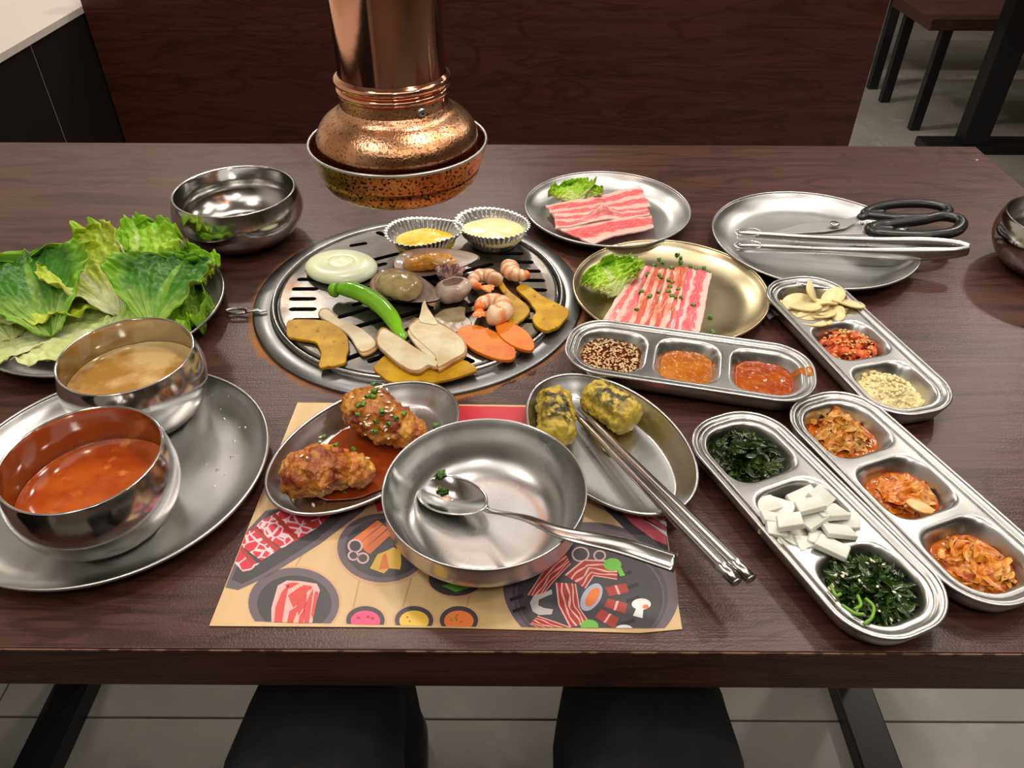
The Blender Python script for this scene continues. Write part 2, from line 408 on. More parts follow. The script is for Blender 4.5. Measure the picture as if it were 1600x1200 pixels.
# ------------------------------------------------------------ exhaust hood
HX, HY = -.12, .78
t = hood = thing('exhaust_hood', 'copper exhaust hood with speckled bell and cup hanging over the grill', 'exhaust hood', (HX, HY, .146))
mk('duct_pipe', *lathe([(.0525, .250), (.0525, .9), (.053, 1.75)], 64, (HX, HY, 0)), COPPER, t)
mk('upper_bead', *lathe(smoothprof([(.053, .2600), (.0572, .2565), (.0575, .2525), (.0545, .2490), (.0530, .2485)], 16), 64, (HX, HY, 0)), COPPER, t)
mk('lower_bead', *lathe(smoothprof([(.053, .2488), (.0560, .2465), (.0560, .2430), (.0540, .2405)], 14), 64, (HX, HY, 0)), COPPER, t)
mk('neck_collar', *lathe([(.0535, .242), (.0540, .236), (.0540, .226)], 64, (HX, HY, 0)), COPPERW, t)
mk('bell', *lathe(smoothprof([(.054, .230), (.0585, .2235), (.066, .219), (.074, .213), (.0795, .206), (.0825, .198), (.0825, .192), (.0815, .186), (.0805, .165)], 40), 80, (HX, HY, 0)), COPPERW, t)
cup = mk('cup', *lathe(smoothprof([(.0905, .190), (.0890, .183), (.0865, .174), (.0850, .169), (.0820, .1665), (.0825, .162), (.079, .154), (.074, .149), (.066, .147), (.060, .146)], 40), 80, (HX, HY, 0)), COPPERS, t); solid(cup, .001)
mk('cup_rim', *tube([(HX+.0912*cos(a*PI/40), HY+.0912*sin(a*PI/40), .191) for a in range(80)], .0017, 10, closed=True)[:2], STEELD, t)
mk('cup_screen', *lathe([(.0605, .1465), (.03, .1475), (.0002, .1475)], 48, (HX, HY, 0)), DARK, t)
a = -PI/2+.62
V, Fc = lathe(smoothprof([(.0001, .003), (.0030, .0028), (.0048, .0014), (.0050, 0)], 8), 20)
R = Matrix.Rotation(a+PI/2, 4, 'Z') @ Matrix.Rotation(PI/2, 4, 'X')
sc = mk('screw', [R @ Vector(v)+Vector((HX+.0538*cos(a), HY+.0538*sin(a), .2345)) for v in V], Fc, STEELD, t)
V, Fc = lathe([(.0001, .0034), (.0014, .0033), (.0015, .002)], 10)
mk('socket', [R @ Vector(v)+Vector((HX+.0538*cos(a), HY+.0538*sin(a), .2345)) for v in V], Fc, DARK, sc)
a2 = -PI/2+1.2
mk('seam', *tube([(HX+.0545*cos(a2), HY+.0545*sin(a2), z) for z in (.226, .232, .240)], .0007, 6)[:2], COPPER, t)

# ------------------------------------------------------------ tabletop grill
ZG = .0095                                 # top of the grill plate
t = grill = thing('tabletop_grill', 'round slotted metal barbecue grill set in the middle of the table', 'grill', (GX, GY, 0))
mk('outer_ring', *lathe([(.192, .0002), (.192, .0030), (.190, .0042), (.1735, .0055), (.172, .0048), (.1705, .0030), (.1685, .0030)], 128, (GX, GY, 0)), IRON, t)
mk('inner_rim', *lathe(smoothprof([(.1705, .0030), (.1705, .0085), (.1690, .0110), (.1672, .0110), (.1655, .0085), (.1640, .0060), (.1615, .0055)], 30), 128, (GX, GY, 0)), STEEL, t)
mk('drip_pan', *lathe([(.168, .0035), (.1, .0012), (.0003, .0012)], 64, (GX, GY, 0)), DARK, t)
gp = mk('grill_plate', *lathe([(.0003, .0062), (.1, .0062), (.1600, .0060), (.1625, .0072), (.1625, .0090), (.1600, .0096), (.150, .0092), (.1, ZG), (.05, ZG+.0004), (.0003, ZG+.0004)], 96, (GX, GY, 0)), GRILLM, t)
def cap_slot(x, y, ang, L, w=.0040):
    pts = []
    for k in range(6): a = -PI/2+PI*k/5; pts.append((L/2+w*cos(a), w*sin(a)))
    for k in range(6): a = PI/2+PI*k/5; pts.append((-L/2+w*cos(a), w*sin(a)))
    c, s = cos(ang), sin(ang)
    return prism([(GX+x+c*p-s*q, GY+y+s*p+c*q) for p, q in pts], -.01, .03)
slots = []
for sgn in (-1, 1):
    for k in range(-5, 6):
        y = k*.0215; x = math.sqrt(.149**2-y*y)-.014
        slots.append(cap_slot(sgn*x, y, 0 if abs(k) < 5 else sgn*(-.35 if k > 0 else .35), .024 if abs(k) < 5 else .016))
for r, num, L in ((.1, 9, .03),):
    for k in range(-4, 5):
        for c in (-1, 0, 1):
            x, y = c*.066+.012*(k % 2), k*.0245
            if math.hypot(x, y) < .105 and math.hypot(abs(x)+.02, y) < .116: slots.append(cap_slot(x, y, .50, .038))
for k in range(-2, 3):
    for sgn in (-1, 1):
        if k: slots.append(cap_slot(k*.030, sgn*.134, (.6 if k*sgn > 0 else -.6), .018))
V, Fc = join(slots)
cut = mk('slot_cutter', V, Fc, DARK, smooth=False)
bm_ = gp.modifiers.new('slots', 'BOOLEAN'); bm_.object = cut; bm_.operation = 'DIFFERENCE'; bm_.solver = 'EXACT'; bm_.use_self = True
bpy.context.view_layer.update()
dg = bpy.context.evaluated_depsgraph_get()
newme = bpy.data.meshes.new_from_object(gp.evaluated_get(dg)); gp.modifiers.clear(); gp.data = newme
bpy.data.objects.remove(cut)
for p_ in gp.data.polygons: p_.use_smooth = False
# ring handle on the left
hp = [at(417, 485, .008), at(408, 486, .008), at(400, 485, .008), at(384, 486, .007)]
mk('handle', *tube(spline(hp, 12), interp([.0018, .0020, .0026, .0034], 12), 10, .6)[:2], STEELP, t)
c0 = at(371, 486, .006)
mk('handle', *tube([c0+Vector((.0125*cos(a*PI/12), .0050*sin(a*PI/12), 0)) for a in range(24)], .0017, 8, closed=True)[:2], STEELP, t)

# ------------------------------------------------------------ dishes
def plate(name, label, x, y, r, mat, h=.02, group=None, floor_r=.70):
    t = thing(name, label, 'plate', (x, y, 0), group)
    fr = r*floor_r
    prof = smoothprof([(fr*.2, .0015), (fr*.6, .0015), (fr*.95, .0020), (fr+(r-fr)*.35, .0045), (fr+(r-fr)*.75, h*.62), (r-.001, h)], 34)
    V, Fc = lathe([(.0002, .0015)]+prof, 96, (x, y, 0)); o = mk('dish', V, Fc, mat, t); solid(o, .0009, 1)
    mk('rim', *tube([(x+r*cos(a*PI/60), y+r*sin(a*PI/60), h) for a in range(120)], .0016, 8, closed=True)[:2], mat, t)
    return t
def oval(name, label, x, y, a_, b_, ang, mat, h=.02):
    t = thing(name, label, 'plate', (x, y, 0)); n = 96; V, Fc = [], []
    prof = [(0.001, .0015), (.3, .0015), (.6, .0015), (.70, .0018), (.745, .0024), (.79, .0050), (.86, .0100), (.93, h*.75), (.985, h*.97), (1, h)]
    pf = smoothprof(prof, 40); ca, sa = cos(ang), sin(ang)
    for s, z in pf:
        for j in range(n):
            q = 2*PI*j/n; in_ = (1-s)*.0  # keep equal wall width
            A, B = (a_-(1-s)*b_*1.0 if s > .5 else s*(a_-.5*b_)*2), b_*s
            if s <= .5: A = (a_-.5*b_)*s/.5
            px, py = A*cos(q), B*sin(q); V.append((x+ca*px-sa*py, y+sa*px+ca*py, z))
    for i in range(len(pf)-1):
        for j in range(n): k = (j+1) % n; Fc.append((i*n+j, i*n+k, (i+1)*n+k, (i+1)*n+j))
    o = mk('dish', V, Fc, mat, t); solid(o, .0009, 1)
    mk('rim', *tube([(x+ca*a_*cos(q*PI/60)-sa*b_*sin(q*PI/60), y+sa*a_*cos(q*PI/60)+ca*b_*sin(q*PI/60), h) for q in range(120)], .0016, 8, closed=True)[:2], mat, t)
    return t
SOUPP = [(.0002, .0), (.034, .0), (.044, .004), (.056, .018), (.0635, .036), (.0650, .050), (.0630, .064), (.0605, .0735), (.0600, .0752), (.0588, .0752), (.0582, .0735), (.0605, .062), (.0620, .050), (.060, .036), (.052, .020), (.040, .0095), (.02, .0075), (.0002, .0075)]
def bowl(label, x, y, z, prof, mat, s=1, tilt=None, group=None, hs=1):
    V, Fc = lathe([(r*s, h*s*hs) for r, h in smoothprof(prof, 90)], 96)
    o = mk('steel_bowl', V, Fc, mat); o.location = (x, y, z)
    GEO[o.name] = ([Vector(v)+Vector((x, y, z)) for v in V], Fc)
    return tag(o, label, 'bowl', group)
lettuce_plate = plate('round_plate', 'round steel plate heaped with lettuce leaves at left', -.462, .73, .131, STEELD)
soup_plate = plate('round_plate', 'large round steel plate under the two soup bowls', -.35, .48, .132, STEELD, .018, floor_r=.78)
porkplate = plate('round_plate', 'round steel plate of plain pork belly slices at the back', .128, .978, .112, STEELD)
goldplate = plate('round_plate', 'brassy round plate of marinated pork belly with chives', .183, .775, .1125, GOLD, .017)
tongplate = plate('round_plate', 'round steel plate holding the tongs and scissors', .387, .896, .128, STEELD)
back_bowl = bowl('empty shiny steel bowl behind the lettuce plate', -.358, .924, 0, SOUPP, STEELP, 1.27, hs=.70)
right_bowl = bowl('steel bowl at the right edge of the table, partly out of frame', .668, .852, 0, SOUPP, STEELP, 1.12, hs=.80)
miso_bowl = bowl('steel bowl of amber clear soup behind the red soup', -.352, .5615, .0024, SOUPP, STEELP, .985)
red_bowl = bowl('steel bowl of red soup at the front left', -.334, .4285, .0024, SOUPP, STEELP, 1.0)
BIGP = [(.0002, .0), (.045, .0), (.055, .003), (.066, .013), (.0755, .024), (.0790, .030), (.0800, .040), (.0808, .0495), (.0806, .0512), (.0795, .0512), (.0788, .0495), (.0775, .040), (.073, .028), (.064, .0155), (.050, .0085), (.03, .0065), (.0002, .0062)]
big_bowl = bowl('wide shallow empty steel bowl on the placemat with a spoon in it', -.022, .4225, .0013, BIGP, STEEL, 1.0)
chick_plate = oval('oval_plate', 'oval steel plate of glazed fried chicken on the placemat', -.131, .507, .0985, .063, math.radians(50), STEEL)
roll_plate = oval('oval_plate', 'oval steel plate with two fried seaweed rolls and chopsticks', .0865, .5145, .0985, .0635, math.radians(-61), STEEL)
for o in ('round_plate', ): pass

# soups
def liquid(name, label, bw, r, z, mat):
    x, y, z0 = bw.location
    V, Fc = lathe([(r, 0), (r*.985, -.0006), (r*.9, -.0008), (r*.5, -.0008), (.0002, -.0008)], 72, (x, y, z0+z)); V2, F2 = lathe([(r*.96, -.012), (r*.7, -.026), (.0003, -.027)], 72, (x, y, z0+z))
    n = len(V); Fa = Fc+[tuple(i+n for i in f) for f in F2]+[(j, (j+1) % 72, n+(j+1) % 72, n+j) for j in range(72)]
    return tag(mk(name, V+V2, Fa, mat, None, (x, y, z0+z-.025)), label, 'soup')
REDS = M('red_pepper_broth', (.44, .085, .012), .10, 0, (.34, .05, .008), 40, 5, (.4, .6), bump=.03, bscale=40, col3=(.62, .16, .03), scale3=60, ramp3=(.6, .7))
MISO = M('cloudy_amber_broth', (.36, .18, .04), .08, 0, (.56, .38, .16), 26, 4, (.42, .58), bump=.03, bscale=50)
liquid('red_soup', 'orange-red soup filling the front bowl', red_bowl, .0606, .0375, REDS)
liquid('amber_soup', 'cloudy amber soup with pale sediment in the rear bowl', miso_bowl, .0606, .0445, MISO)

# ------------------------------------------------------------ compartment trays
TL, TW, TR = .247, .093, .040
def osdf(x, y, L=TL, Wd=TW, R_=TR):
    qx, qy = abs(x)-(L/2-R_), abs(y)-(Wd/2-R_); return math.hypot(max(qx, 0), max(qy, 0))+min(max(qx, qy), 0)-R_
def smax(a, b, k): h = max(k-abs(a-b), 0)/k; return max(a, b)+h*h*k*.25
def csdf(x, y):
    e = osdf(x, y)+.0105
    return min(smax(e, abs(x)-.0335, .022), smax(e, .0415-abs(x), .022))
def sst(a, b, x): t_ = min(1, max(0, (x-a)/(b-a))); return t_*t_*(3-2*t_)
TH = .0225
def tz(x, y):
    d = osdf(x, y); z = TH
    z -= .0022*sst(.0030, .0065, -d)
    z -= .0168*sst(0.0002, .0125, -csdf(x, y))
    return z
def tray_proto():
    nu, nv = 190, 76; V, Fc = [], []
    for i in range(nu+1):
        s = -1+2*i/nu; x = TL/2*(.35*s+.65*sin(PI/2*s)); ax = abs(x)-(TL/2-TR)
        hw = TW/2 if ax <= 0 else TW/2-TR+math.sqrt(max(TR*TR-ax*ax, 0))
        for j in range(nv+1):
            q = -1+2*j/nv; y = hw*(.75*q+.25*sin(PI/2*q)); V.append((x, y, tz(x, y)))
    for i in range(nu):
        for j in range(nv): a = i*(nv+1)+j; Fc.append((a, a+nv+1, a+nv+2, a+1))
    t = thing('compartment_tray', None, None); o = mk('pan', V, Fc, STEELT, t); solid(o, .0007, -1)
    for nm, d0, z0, rr in (('rim', 0, TH, .0016), ('ledge_bead', .0075, TH-.0012, .0006)):
        pts = []
        R_ = TR-d0
        for cx, cy, a0 in ((1, 1, 0), (-1, 1, 90), (-1, -1, 180), (1, -1, 270)):
            for k in range(13): a = math.radians(a0+k*7.5); pts.append((cx*(TL/2-TR)+R_*cos(a), cy*(TW/2-TR)+R_*sin(a), z0))
        mk(nm, *tube(pts, rr, 8, closed=True)[:2], STEELT, t)
    # outer skirt
    V, Fc = [], []; n = len(pts); out = []
    for cx, cy, a0 in ((1, 1, 0), (-1, 1, 90), (-1, -1, 180), (1, -1, 270)):
        for k in range(13): a = math.radians(a0+k*7.5); out.append((cx*(TL/2-TR), cy*(TW/2-TR), cos(a), sin(a)))
    for rr, z in ((TR+.0002, TH), (TR-.0006, TH-.006), (TR-.004, .008), (TR-.010, .0015)):
        for (cx, cy, c, s) in out: V.append((cx+rr*c, cy+rr*s, z))
    for i in range(3):
        for j in range(n): k = (j+1) % n; Fc.append((i*n+j, i*n+k, (i+1)*n+k, (i+1)*n+j))
    mk('skirt', V, Fc, STEELT, t)
    return t
tp = tray_proto()
TRAYS = [(.177, .626, -13.5, 'three-compartment steel tray of red and sesame dipping sauces'),
         (.357, .667, -75.5, 'three-compartment steel tray of sliced garlic, chilli and minced garlic'),
         (.240, .427, -67.0, 'three-compartment steel tray of green vegetables and white radish'),
         (.3335, .456, -69.0, 'three-compartment steel tray of orange kimchi at right edge')]
TM = []
for i, (x, y, a, lab) in enumerate(TRAYS):
    o = tp if i == 0 else copy_tree(tp)
    o.location = (x, y, .0003+(.003 if i == 0 else 0)); o.rotation_euler = (0, 0, math.radians(a)); tag(o, lab, 'tray', 'three-compartment steel trays')
    TM.append(Matrix.Translation((x, y, .0003+(.003 if i == 0 else 0))) @ Matrix.Rotation(math.radians(a), 4, 'Z'))
CX = (-.079, 0, .079)
def tfloor(m, c, dx, dy): return TM[m] @ Vector((CX[c]+dx, dy, tz(CX[c]+dx, dy)))
def fillsurf(ti, c, zf, nu=44, rx=.040, ry=.036):
    # fills one compartment with a surface: zf(x,y)->height above tray bottom, clipped by the compartment wall
    V, Fc = [], []
    for i in range(nu+1):
        for j in range(nu+1):
            u, v = -1+2*i/nu, -1+2*j/nu
            k = math.sqrt(max(1e-9, 1-u*u/2)), math.sqrt(max(1e-9, 1-v*v/2))  # square to disc
            x, y = u*k[1], v*k[0]; r = math.hypot(x, y); a = math.atan2(y, x)
            # march outward until the wall reaches the wanted level
            lo, hi = 0, .06
            for _ in range(14):
                md = (lo+hi)/2; X, Y = CX[c]+md*cos(a), md*sin(a)
                if tz(X, Y) < zf(md*cos(a), md*sin(a)) : lo = md
                else: hi = md
            R_ = lo+.0003; X, Y = r*R_*cos(a), r*R_*sin(a)
            z = zf(X, Y); V.append(TM[ti] @ Vector((CX[c]+X, Y, max(z, tz(CX[c]+X, Y)+.0002) if r < .97 else tz(CX[c]+X, Y)+.0003)))
    for i in range(nu):
        for j in range(nu): a = i*(nu+1)+j; Fc.append((a, a+nu+1, a+nu+2, a+1))
    return V, Fc
def moundf(H, s=0, cx=0, cy=0, R_=.03, rough=.0022, f=150, base=.0065):
    def g(x, y):
        d2 = ((x-cx)**2+(y-cy)**2)/R_**2; return base+max(0, H*(1-d2))+rough*(noise.noise(Vector((x*f+s, y*f, s)))+.5*noise.noise(Vector((x*f*2.3, y*f*2.3, s+4))))
    return g
def stuff_in(name, label, cat, ti, c, V, Fc, mat, uv=None, smooth=True):
    loc = TM[ti] @ Vector((CX[c], 0, .004))
    return tag(mk(name, V, Fc, mat, None, loc, smooth=smooth, uv=uv), label, cat, kind='stuff')

# --- sauces
SOY = M('dark_soy_chilli', (.13, .022, .008), .12, 0, (.07, .012, .006), 60, 3)
V, Fc = fillsurf(0, 0, lambda x, y: .0105+.0006*noise.noise(Vector((x*180, y*180, 0))))
soy = stuff_in('soy_sauce', 'dark soy sauce under the sesame seeds in the tray', 'sauce', 0, 0, V, Fc, SOY)
SES = M('toasted_sesame', (.72, .52, .28), .45, 0, (.55, .33, .13), 220, 2)
SESW = M('white_sesame', (.85, .76, .58), .45)
def seeds(ps, r=.0013):
    out = []
    for p in ps:
        a = random.uniform(0, PI); d = Vector((cos(a), sin(a), random.uniform(-.4, .4)))
        V, Fc, _ = tube([p-d*r*1.3, p-d*r*.7, p+d*r*.2, p+d*r*1.2], [r*.25, r*.75, r*.8, r*.2], 6, .6); out.append((V, Fc))
    return join(out)
ps = []
while len(ps) < 430:
    x, y = random.uniform(-.03, .03), random.uniform(-.03, .03)
    if csdf(CX[0]+x, y) < -.007: ps.append(TM[0] @ Vector((CX[0]+x, y, .0112+random.uniform(0, .0012))))
V, Fc = seeds(ps, .0012); stuff_in('sesame_seeds', 'toasted sesame seeds floating in the soy sauce', 'sesame seeds', 0, 0, V, Fc, SES)
CHIVE = M('cut_chive_green', (.04, .14, .015), .4, 0, (.16, .34, .04), 160, 2)
CHIVEIN = M('chive_inside', (.25, .45, .10), .5)
def chive_mesh(r, L):
    V, Fc, _ = tube([(-L/2, 0, r), (-L/4, 0, r), (L/4, 0, r), (L/2, 0, r)], r, 10, cap=False)
    me_ = mk('chive', V, Fc, CHIVE); solid(me_, r*.35, -1); return me_
def scatter_chives(pts, trees, label, group, default, rs=.75, proto=[]):
    for k, (px, py) in enumerate(pts):
        p, n = hit(px, py, trees, default)
        if p is None: continue
        if not proto: o = chive_mesh(.0022, .0062); proto.append(o)
        else: o = proto[0].copy(); COL.objects.link(o)
        s = random.uniform(.85, 1.2)*rs; o.scale = (s, s, s); o.location = p; o.rotation_euler = (random.uniform(-.4, .4), random.uniform(-.3, .3), random.uniform(0, 6))
        tag(o, label, 'chive', group)
RSAUCE1 = M('bean_chilli_paste', (.42, .135, .010), .14, 0, (.34, .085, .006), 50, 4, bump=.22, bscale=200, bdetail=5, col3=(.55, .28, .06), scale3=420, ramp3=(.60, .66))
RSAUCE2 = M('red_chilli_paste', (.36, .072, .004), .12, 0, (.30, .042, .003), 50, 4, bump=.22, bscale=200, bdetail=5)
def saucef(h, s): return lambda x, y: h+.0009*noise.noise(Vector((x*130+s, y*130, s)))+.0005*noise.noise(Vector((x*330+s, y*330, s)))
V, Fc = fillsurf(0, 1, saucef(.0095, 3)); stuff_in('bean_chilli_sauce', 'orange-brown chilli sauce in the tray middle compartment', 'sauce', 0, 1, V, Fc, RSAUCE1)
V, Fc = fillsurf(0, 2, saucef(.0095, 8)); s2 = stuff_in('red_chilli_sauce', 'glossy red chilli sauce in the right-hand end of the sauce tray', 'sauce', 0, 2, V, Fc, RSAUCE2)
# smear of sauce climbing to the rim
V, Fc = [], []
for i in range(15):
    for j in range(7):
        u, v = i/14, (j/6-.5)*2; dx = .018+.0245*u; w = .0035+.0035*u+.001*sin(u*9)
        X, Y = CX[2]+dx, .012-.004*u+v*w; V.append(TM[0] @ Vector((X, Y, tz(X, Y)+.0007*(1-v*v)+.0003)))
for i in range(14):
    for j in range(6): a = i*7+j; Fc.append((a, a+7, a+8, a+1))
mk('sauce_smear', V, Fc, RSAUCE1, s2)
scatter_chives([(928, 561), (936, 579), (937, 570), (988, 574)], [], 'small chive ring floating among the sesame seeds', 'chives in the sesame sauce', .0112, .6)

# --- garlic slices
GARL = M('raw_garlic', (.78, .66, .36), .35, 0, (.70, .57, .27), 40, 3, sss=.15)
def garlic_slice(s):
    V, Fc = [], []; n = 22
    for z, k in ((-.0012, .93), (0, 1), (.0012, .93)):
        for j in range(n): a = 2*PI*j/n; r = .0115*s*(1+.28*cos(a)+.07*cos(3*a+1)); V.append((r*k*cos(a)*1.25, r*k*sin(a)*.8, z+.0012*sin(a*2)+.0010*cos(a)))
    for i in range(2):
        for j in range(n): k = (j+1) % n; Fc.append((i*n+j, i*n+k, (i+1)*n+k, (i+1)*n+j))
    Fc.append(tuple(range(n-1, -1, -1))); Fc.append(tuple(2*n+j for j in range(n)))
    return V, Fc
gs = mk('garlic_slice', *garlic_slice(1.15), GARL)
GS = [(1228, 478, 0, 1.0), (1243, 488, 0, .9), (1238, 472, 1, 1.0), (1258, 498, 1, .9), (1275, 492, 1, 1.0), (1252, 478, 2, 1.05), (1268, 462, 3, 1.15), (1265, 476, 2, 1.0), (1284, 484, 2, .9), (1300, 468, 2, 1.1), (1318, 472, 2, 1.1), (1298, 488, 1, 1.05), (1312, 480, 1, .95), (1326, 488, 1, .95), (1262, 505, 1, .95), (1242, 500, 0, .8), (1290, 500, 0, .8), (1276, 505, 1, .8), (1310, 495, 0, .9), (1290, 474, 3, .85)]
GS += [(random.uniform(1236, 1322), random.uniform(468, 500), random.choice([0, 1, 1]), random.uniform(.8, 1)) for _ in range(12)]
for k, (px, py, lev, s) in enumerate(GS):
    o = gs if k == 0 else gs.copy()
    if k: COL.objects.link(o)
    z = .0125+lev*.0052; o.location = at(px, py, z); o.scale = (s, s, s)
    o.rotation_euler = (random.uniform(-.45, .45), random.uniform(-.35, .35), random.uniform(-1.2, 1.2) if k != 6 else .9)
    if k == 6: o.rotation_euler = (.9, .15, 1.3); o.location.z += .003
    tag(o, 'pale raw garlic slice heaped in the steel tray', 'garlic', 'garlic slices in the tray')
# --- chilli pieces
CHR = M('fresh_red_chilli', (.62, .018, .008), .16, 0, (.50, .03, .008), 90, 2, coat=.3)
CHI = M('chilli_flesh', (.72, .17, .03), .3, 0, (.6, .08, .02), 120, 3)
SEEDM = M('chilli_seed', (.72, .42, .14), .4)
def chilli_piece():
    r, L = .0042, .0065; V, Fc, _ = tube([(0, 0, -L/2), (0, 0, 0), (0, 0, L/2)], [r, r*1.05, r*.95], 12, upv=(0, 1, 0), cap=False)
    o = mk('chilli_piece', V, Fc, [CHR, CHI]); solid(o, .0012, -1); m = o.modifiers['solid']; m.material_offset = 1; m.material_offset_rim = 1
    return o
cp = chilli_piece(); k = 0
cen = TM[1] @ Vector((CX[1], 0, 0))
while k < 46:
    u, v = random.uniform(-.025, .025), random.uniform(-.025, .025); d = csdf(u, v)
    if d > -.009: continue
    mound = .010*sst(.004, .024, -d)
    o = cp if k == 0 else cp.copy()
    if k: COL.objects.link(o)
    o.location = TM[1] @ Vector((u, v-.001, .0085+mound*random.uniform(.3, 1))); s = random.uniform(.75, 1.25); o.scale = (s, s*random.uniform(.7, 1), s)
    o.rotation_euler = (random.uniform(0, 3), random.uniform(0, 3), random.uniform(0, 6)); k += 1
    tag(o, 'glossy chopped red chilli ring in the middle of the garlic tray', 'chilli', 'chopped red chilli pieces')
ps = []
while len(ps) < 90:
    u, v = random.uniform(-.025, .025), random.uniform(-.025, .025); d = csdf(u, v)
    if d < -.008: ps.append(TM[1] @ Vector((u, v, .011+.011*sst(.004, .024, -d)+random.uniform(-.001, .003))))
V, Fc = seeds(ps, .0015); stuff_in('chilli_seeds', 'pale yellow seeds among the chopped chilli', 'chilli seeds', 1, 1, V, Fc, SEEDM)
# --- heaps built of many little scraps
def crumbs(ti, c, num, hfun, rr, shape, cx=0, cy=0, rx=.03, ry=.028, lim=.006):
    out = []
    k = 0
    while k < num:
        u, v = random.uniform(-1, 1), random.uniform(-1, 1); d2 = u*u+v*v
        if d2 > 1: continue
        X, Y = cx+u*rx, cy+v*ry
        if csdf(CX[c]+X, Y) > -lim: continue
        k += 1; z = max(tz(CX[c]+X, Y)+rr*.6, .005+hfun(d2)*random.uniform(.35, 1))
        out.append(shape(TM[ti] @ Vector((CX[c]+X, Y, z)), rr*random.uniform(.7, 1.3)))
    return join(out)
def chunk(p, r):
    V, Fc = lathe([(.0001, -.7), (.8, -.5), (1, .2), (.6, .8), (.0001, .9)], 6)
    R = Matrix.Rotation(random.uniform(0, 6), 3, 'X') @ Matrix.Rotation(random.uniform(0, 6), 3, 'Z'); s = (random.uniform(.6, 1.3), random.uniform(.5, 1), random.uniform(.5, 1))
    return [p+R @ Vector((v[0]*r*s[0], v[1]*r*s[1], v[2]*r*s[2])) for v in V], Fc
MINC = M('minced_garlic', (.82, .70, .38), .35, 0, (.76, .62, .30), 60, 3, sss=.15, bump=.4, bscale=400)
V, Fc = crumbs(1, 2, 700, lambda d: .021*(1-d), .0022, chunk, -.004, -.003, .029, .026)
V, Fc = join([(V, Fc), fillsurf(1, 2, moundf(.016, 3, -.004, -.003, .028, .0045, 170))])
stuff_in('minced_garlic', 'heap of wet minced garlic in the tray end', 'minced garlic', 1, 2, V, Fc, MINC)

# ribbons: crumpled leaf scraps
def ribbon(p, L, w, flatness=.5, curl=1.5, zs=.6, n=9, m=2):
    d = random.uniform(0, 2*PI); el = random.uniform(-.5, .5)*zs; V, Fc = [], []
    q = Vector(p); roll = random.uniform(0, 6); dr = random.uniform(-1, 1)*curl; pts = []
    for i in range(n+1):
        pts.append(q.copy()); q += Vector((cos(d)*cos(el), sin(d)*cos(el), sin(el)))*L/n; d += random.uniform(-.5, .5)*curl; el = el*.6+random.uniform(-.5, .5)*zs
    c = sum(pts, Vector())/len(pts); pts = [Vector(p)+(x-c) for x in pts]
    for i in range(n+1):
        t_ = (pts[min(i+1, n)]-pts[max(i-1, 0)]).normalized(); s = t_.cross(Vector((0, 0, 1)));
        s = s.normalized() if s.length > 1e-4 else Vector((1, 0, 0)); u = s.cross(t_); rl = sin(roll+i*dr*.4)*(1-flatness)*1.5
        a = s*cos(rl)+u*sin(rl); ww = w*math.sqrt(max(.02, 1-(2*i/n-1)**2))
        for j in range(m+1):
            e = (j/m*2-1); V.append(pts[i]+a*ww*e/2+u*(.25*w*(e*e)))
    for i in range(n):
        for j in range(m): k = i*(m+1)+j; Fc.append((k, k+m+1, k+m+2, k+1))
    return V, Fc
def heap(ti, c, num, H, L, w, cx=0, cy=0, rx=.026, ry=.025, curl=1.3, zs=.6, flatness=.5, lim=.009):
    out = []; k = 0
    while k < num:
        u, v = random.uniform(-1, 1), random.uniform(-1, 1); d2 = u*u+v*v
        if d2 > 1: continue
        X, Y = cx+u*rx, cy+v*ry
        if csdf(CX[c]+X, Y) > -lim: continue
        k += 1; z = max(tz(CX[c]+X, Y)+w*.6, .006+H*(1-d2**1.3)*random.uniform(.45, 1.05))
        out.append(ribbon(TM[ti] @ Vector((CX[c]+X, Y, z)), L*random.uniform(.6, 1.3), w*random.uniform(.5, 1.2), flatness, curl, zs))
    return join(out)
SEAW = M('cooked_seaweed', (.012, .026, .004), .2, 0, (.035, .060, .006), 70, 4, (.4, .6), col3=(.13, .19, .02), scale3=38, ramp3=(.62, .72), bump=.3, bscale=250, coat=.3)
V, Fc = join([fillsurf(2, 0, moundf(.010, 5)), heap(2, 0, 230, .019, .026, .0065, flatness=.3, curl=1.6)])
stuff_in('seasoned_seaweed', 'dark green glossy seaweed shreds heaped in the tray top end', 'seaweed', 2, 0, V, Fc, SEAW)
SPIN = M('blanched_spinach', (.014, .036, .004), .22, 0, (.035, .075, .006), 60, 4, (.4, .62), col3=(.10, .20, .02), scale3=30, ramp3=(.66, .74), bump=.3, bscale=250, coat=.3)
V, Fc = join([fillsurf(2, 2, moundf(.012, 9, -.004, 0, .028)), heap(2, 2, 260, .020, .030, .0048, -.003, 0, .027, .026, flatness=.3, curl=1.1)])
spin = stuff_in('seasoned_spinach', 'dark green spinach side dish with sesame in the tray near end', 'spinach', 2, 2, V, Fc, SPIN)
STEM = M('spinach_stem', (.16, .34, .03), .3)
for pts in ([(1352, 935), (1365, 948), (1362, 965), (1350, 975)], [(1298, 915), (1306, 930), (1314, 928)], [(1340, 930), (1345, 945), (1335, 952)], [(1315, 945), (1335, 958), (1350, 960)]):
    mk('stem', *tube(spline([at(x, y, .024) for x, y in pts], 12), .0013, 7)[:2], STEM, spin)
SB = [bvh(spin)]
ps = [hit(random.uniform(1290, 1405), random.uniform(868, 985), SB)[0] for _ in range(46)]
V, Fc = seeds([p for p in ps if p is not None], .0014); stuff_in('sesame_seeds', 'white sesame seeds sprinkled over the spinach', 'sesame seeds', 2, 2, V, Fc, SESW)
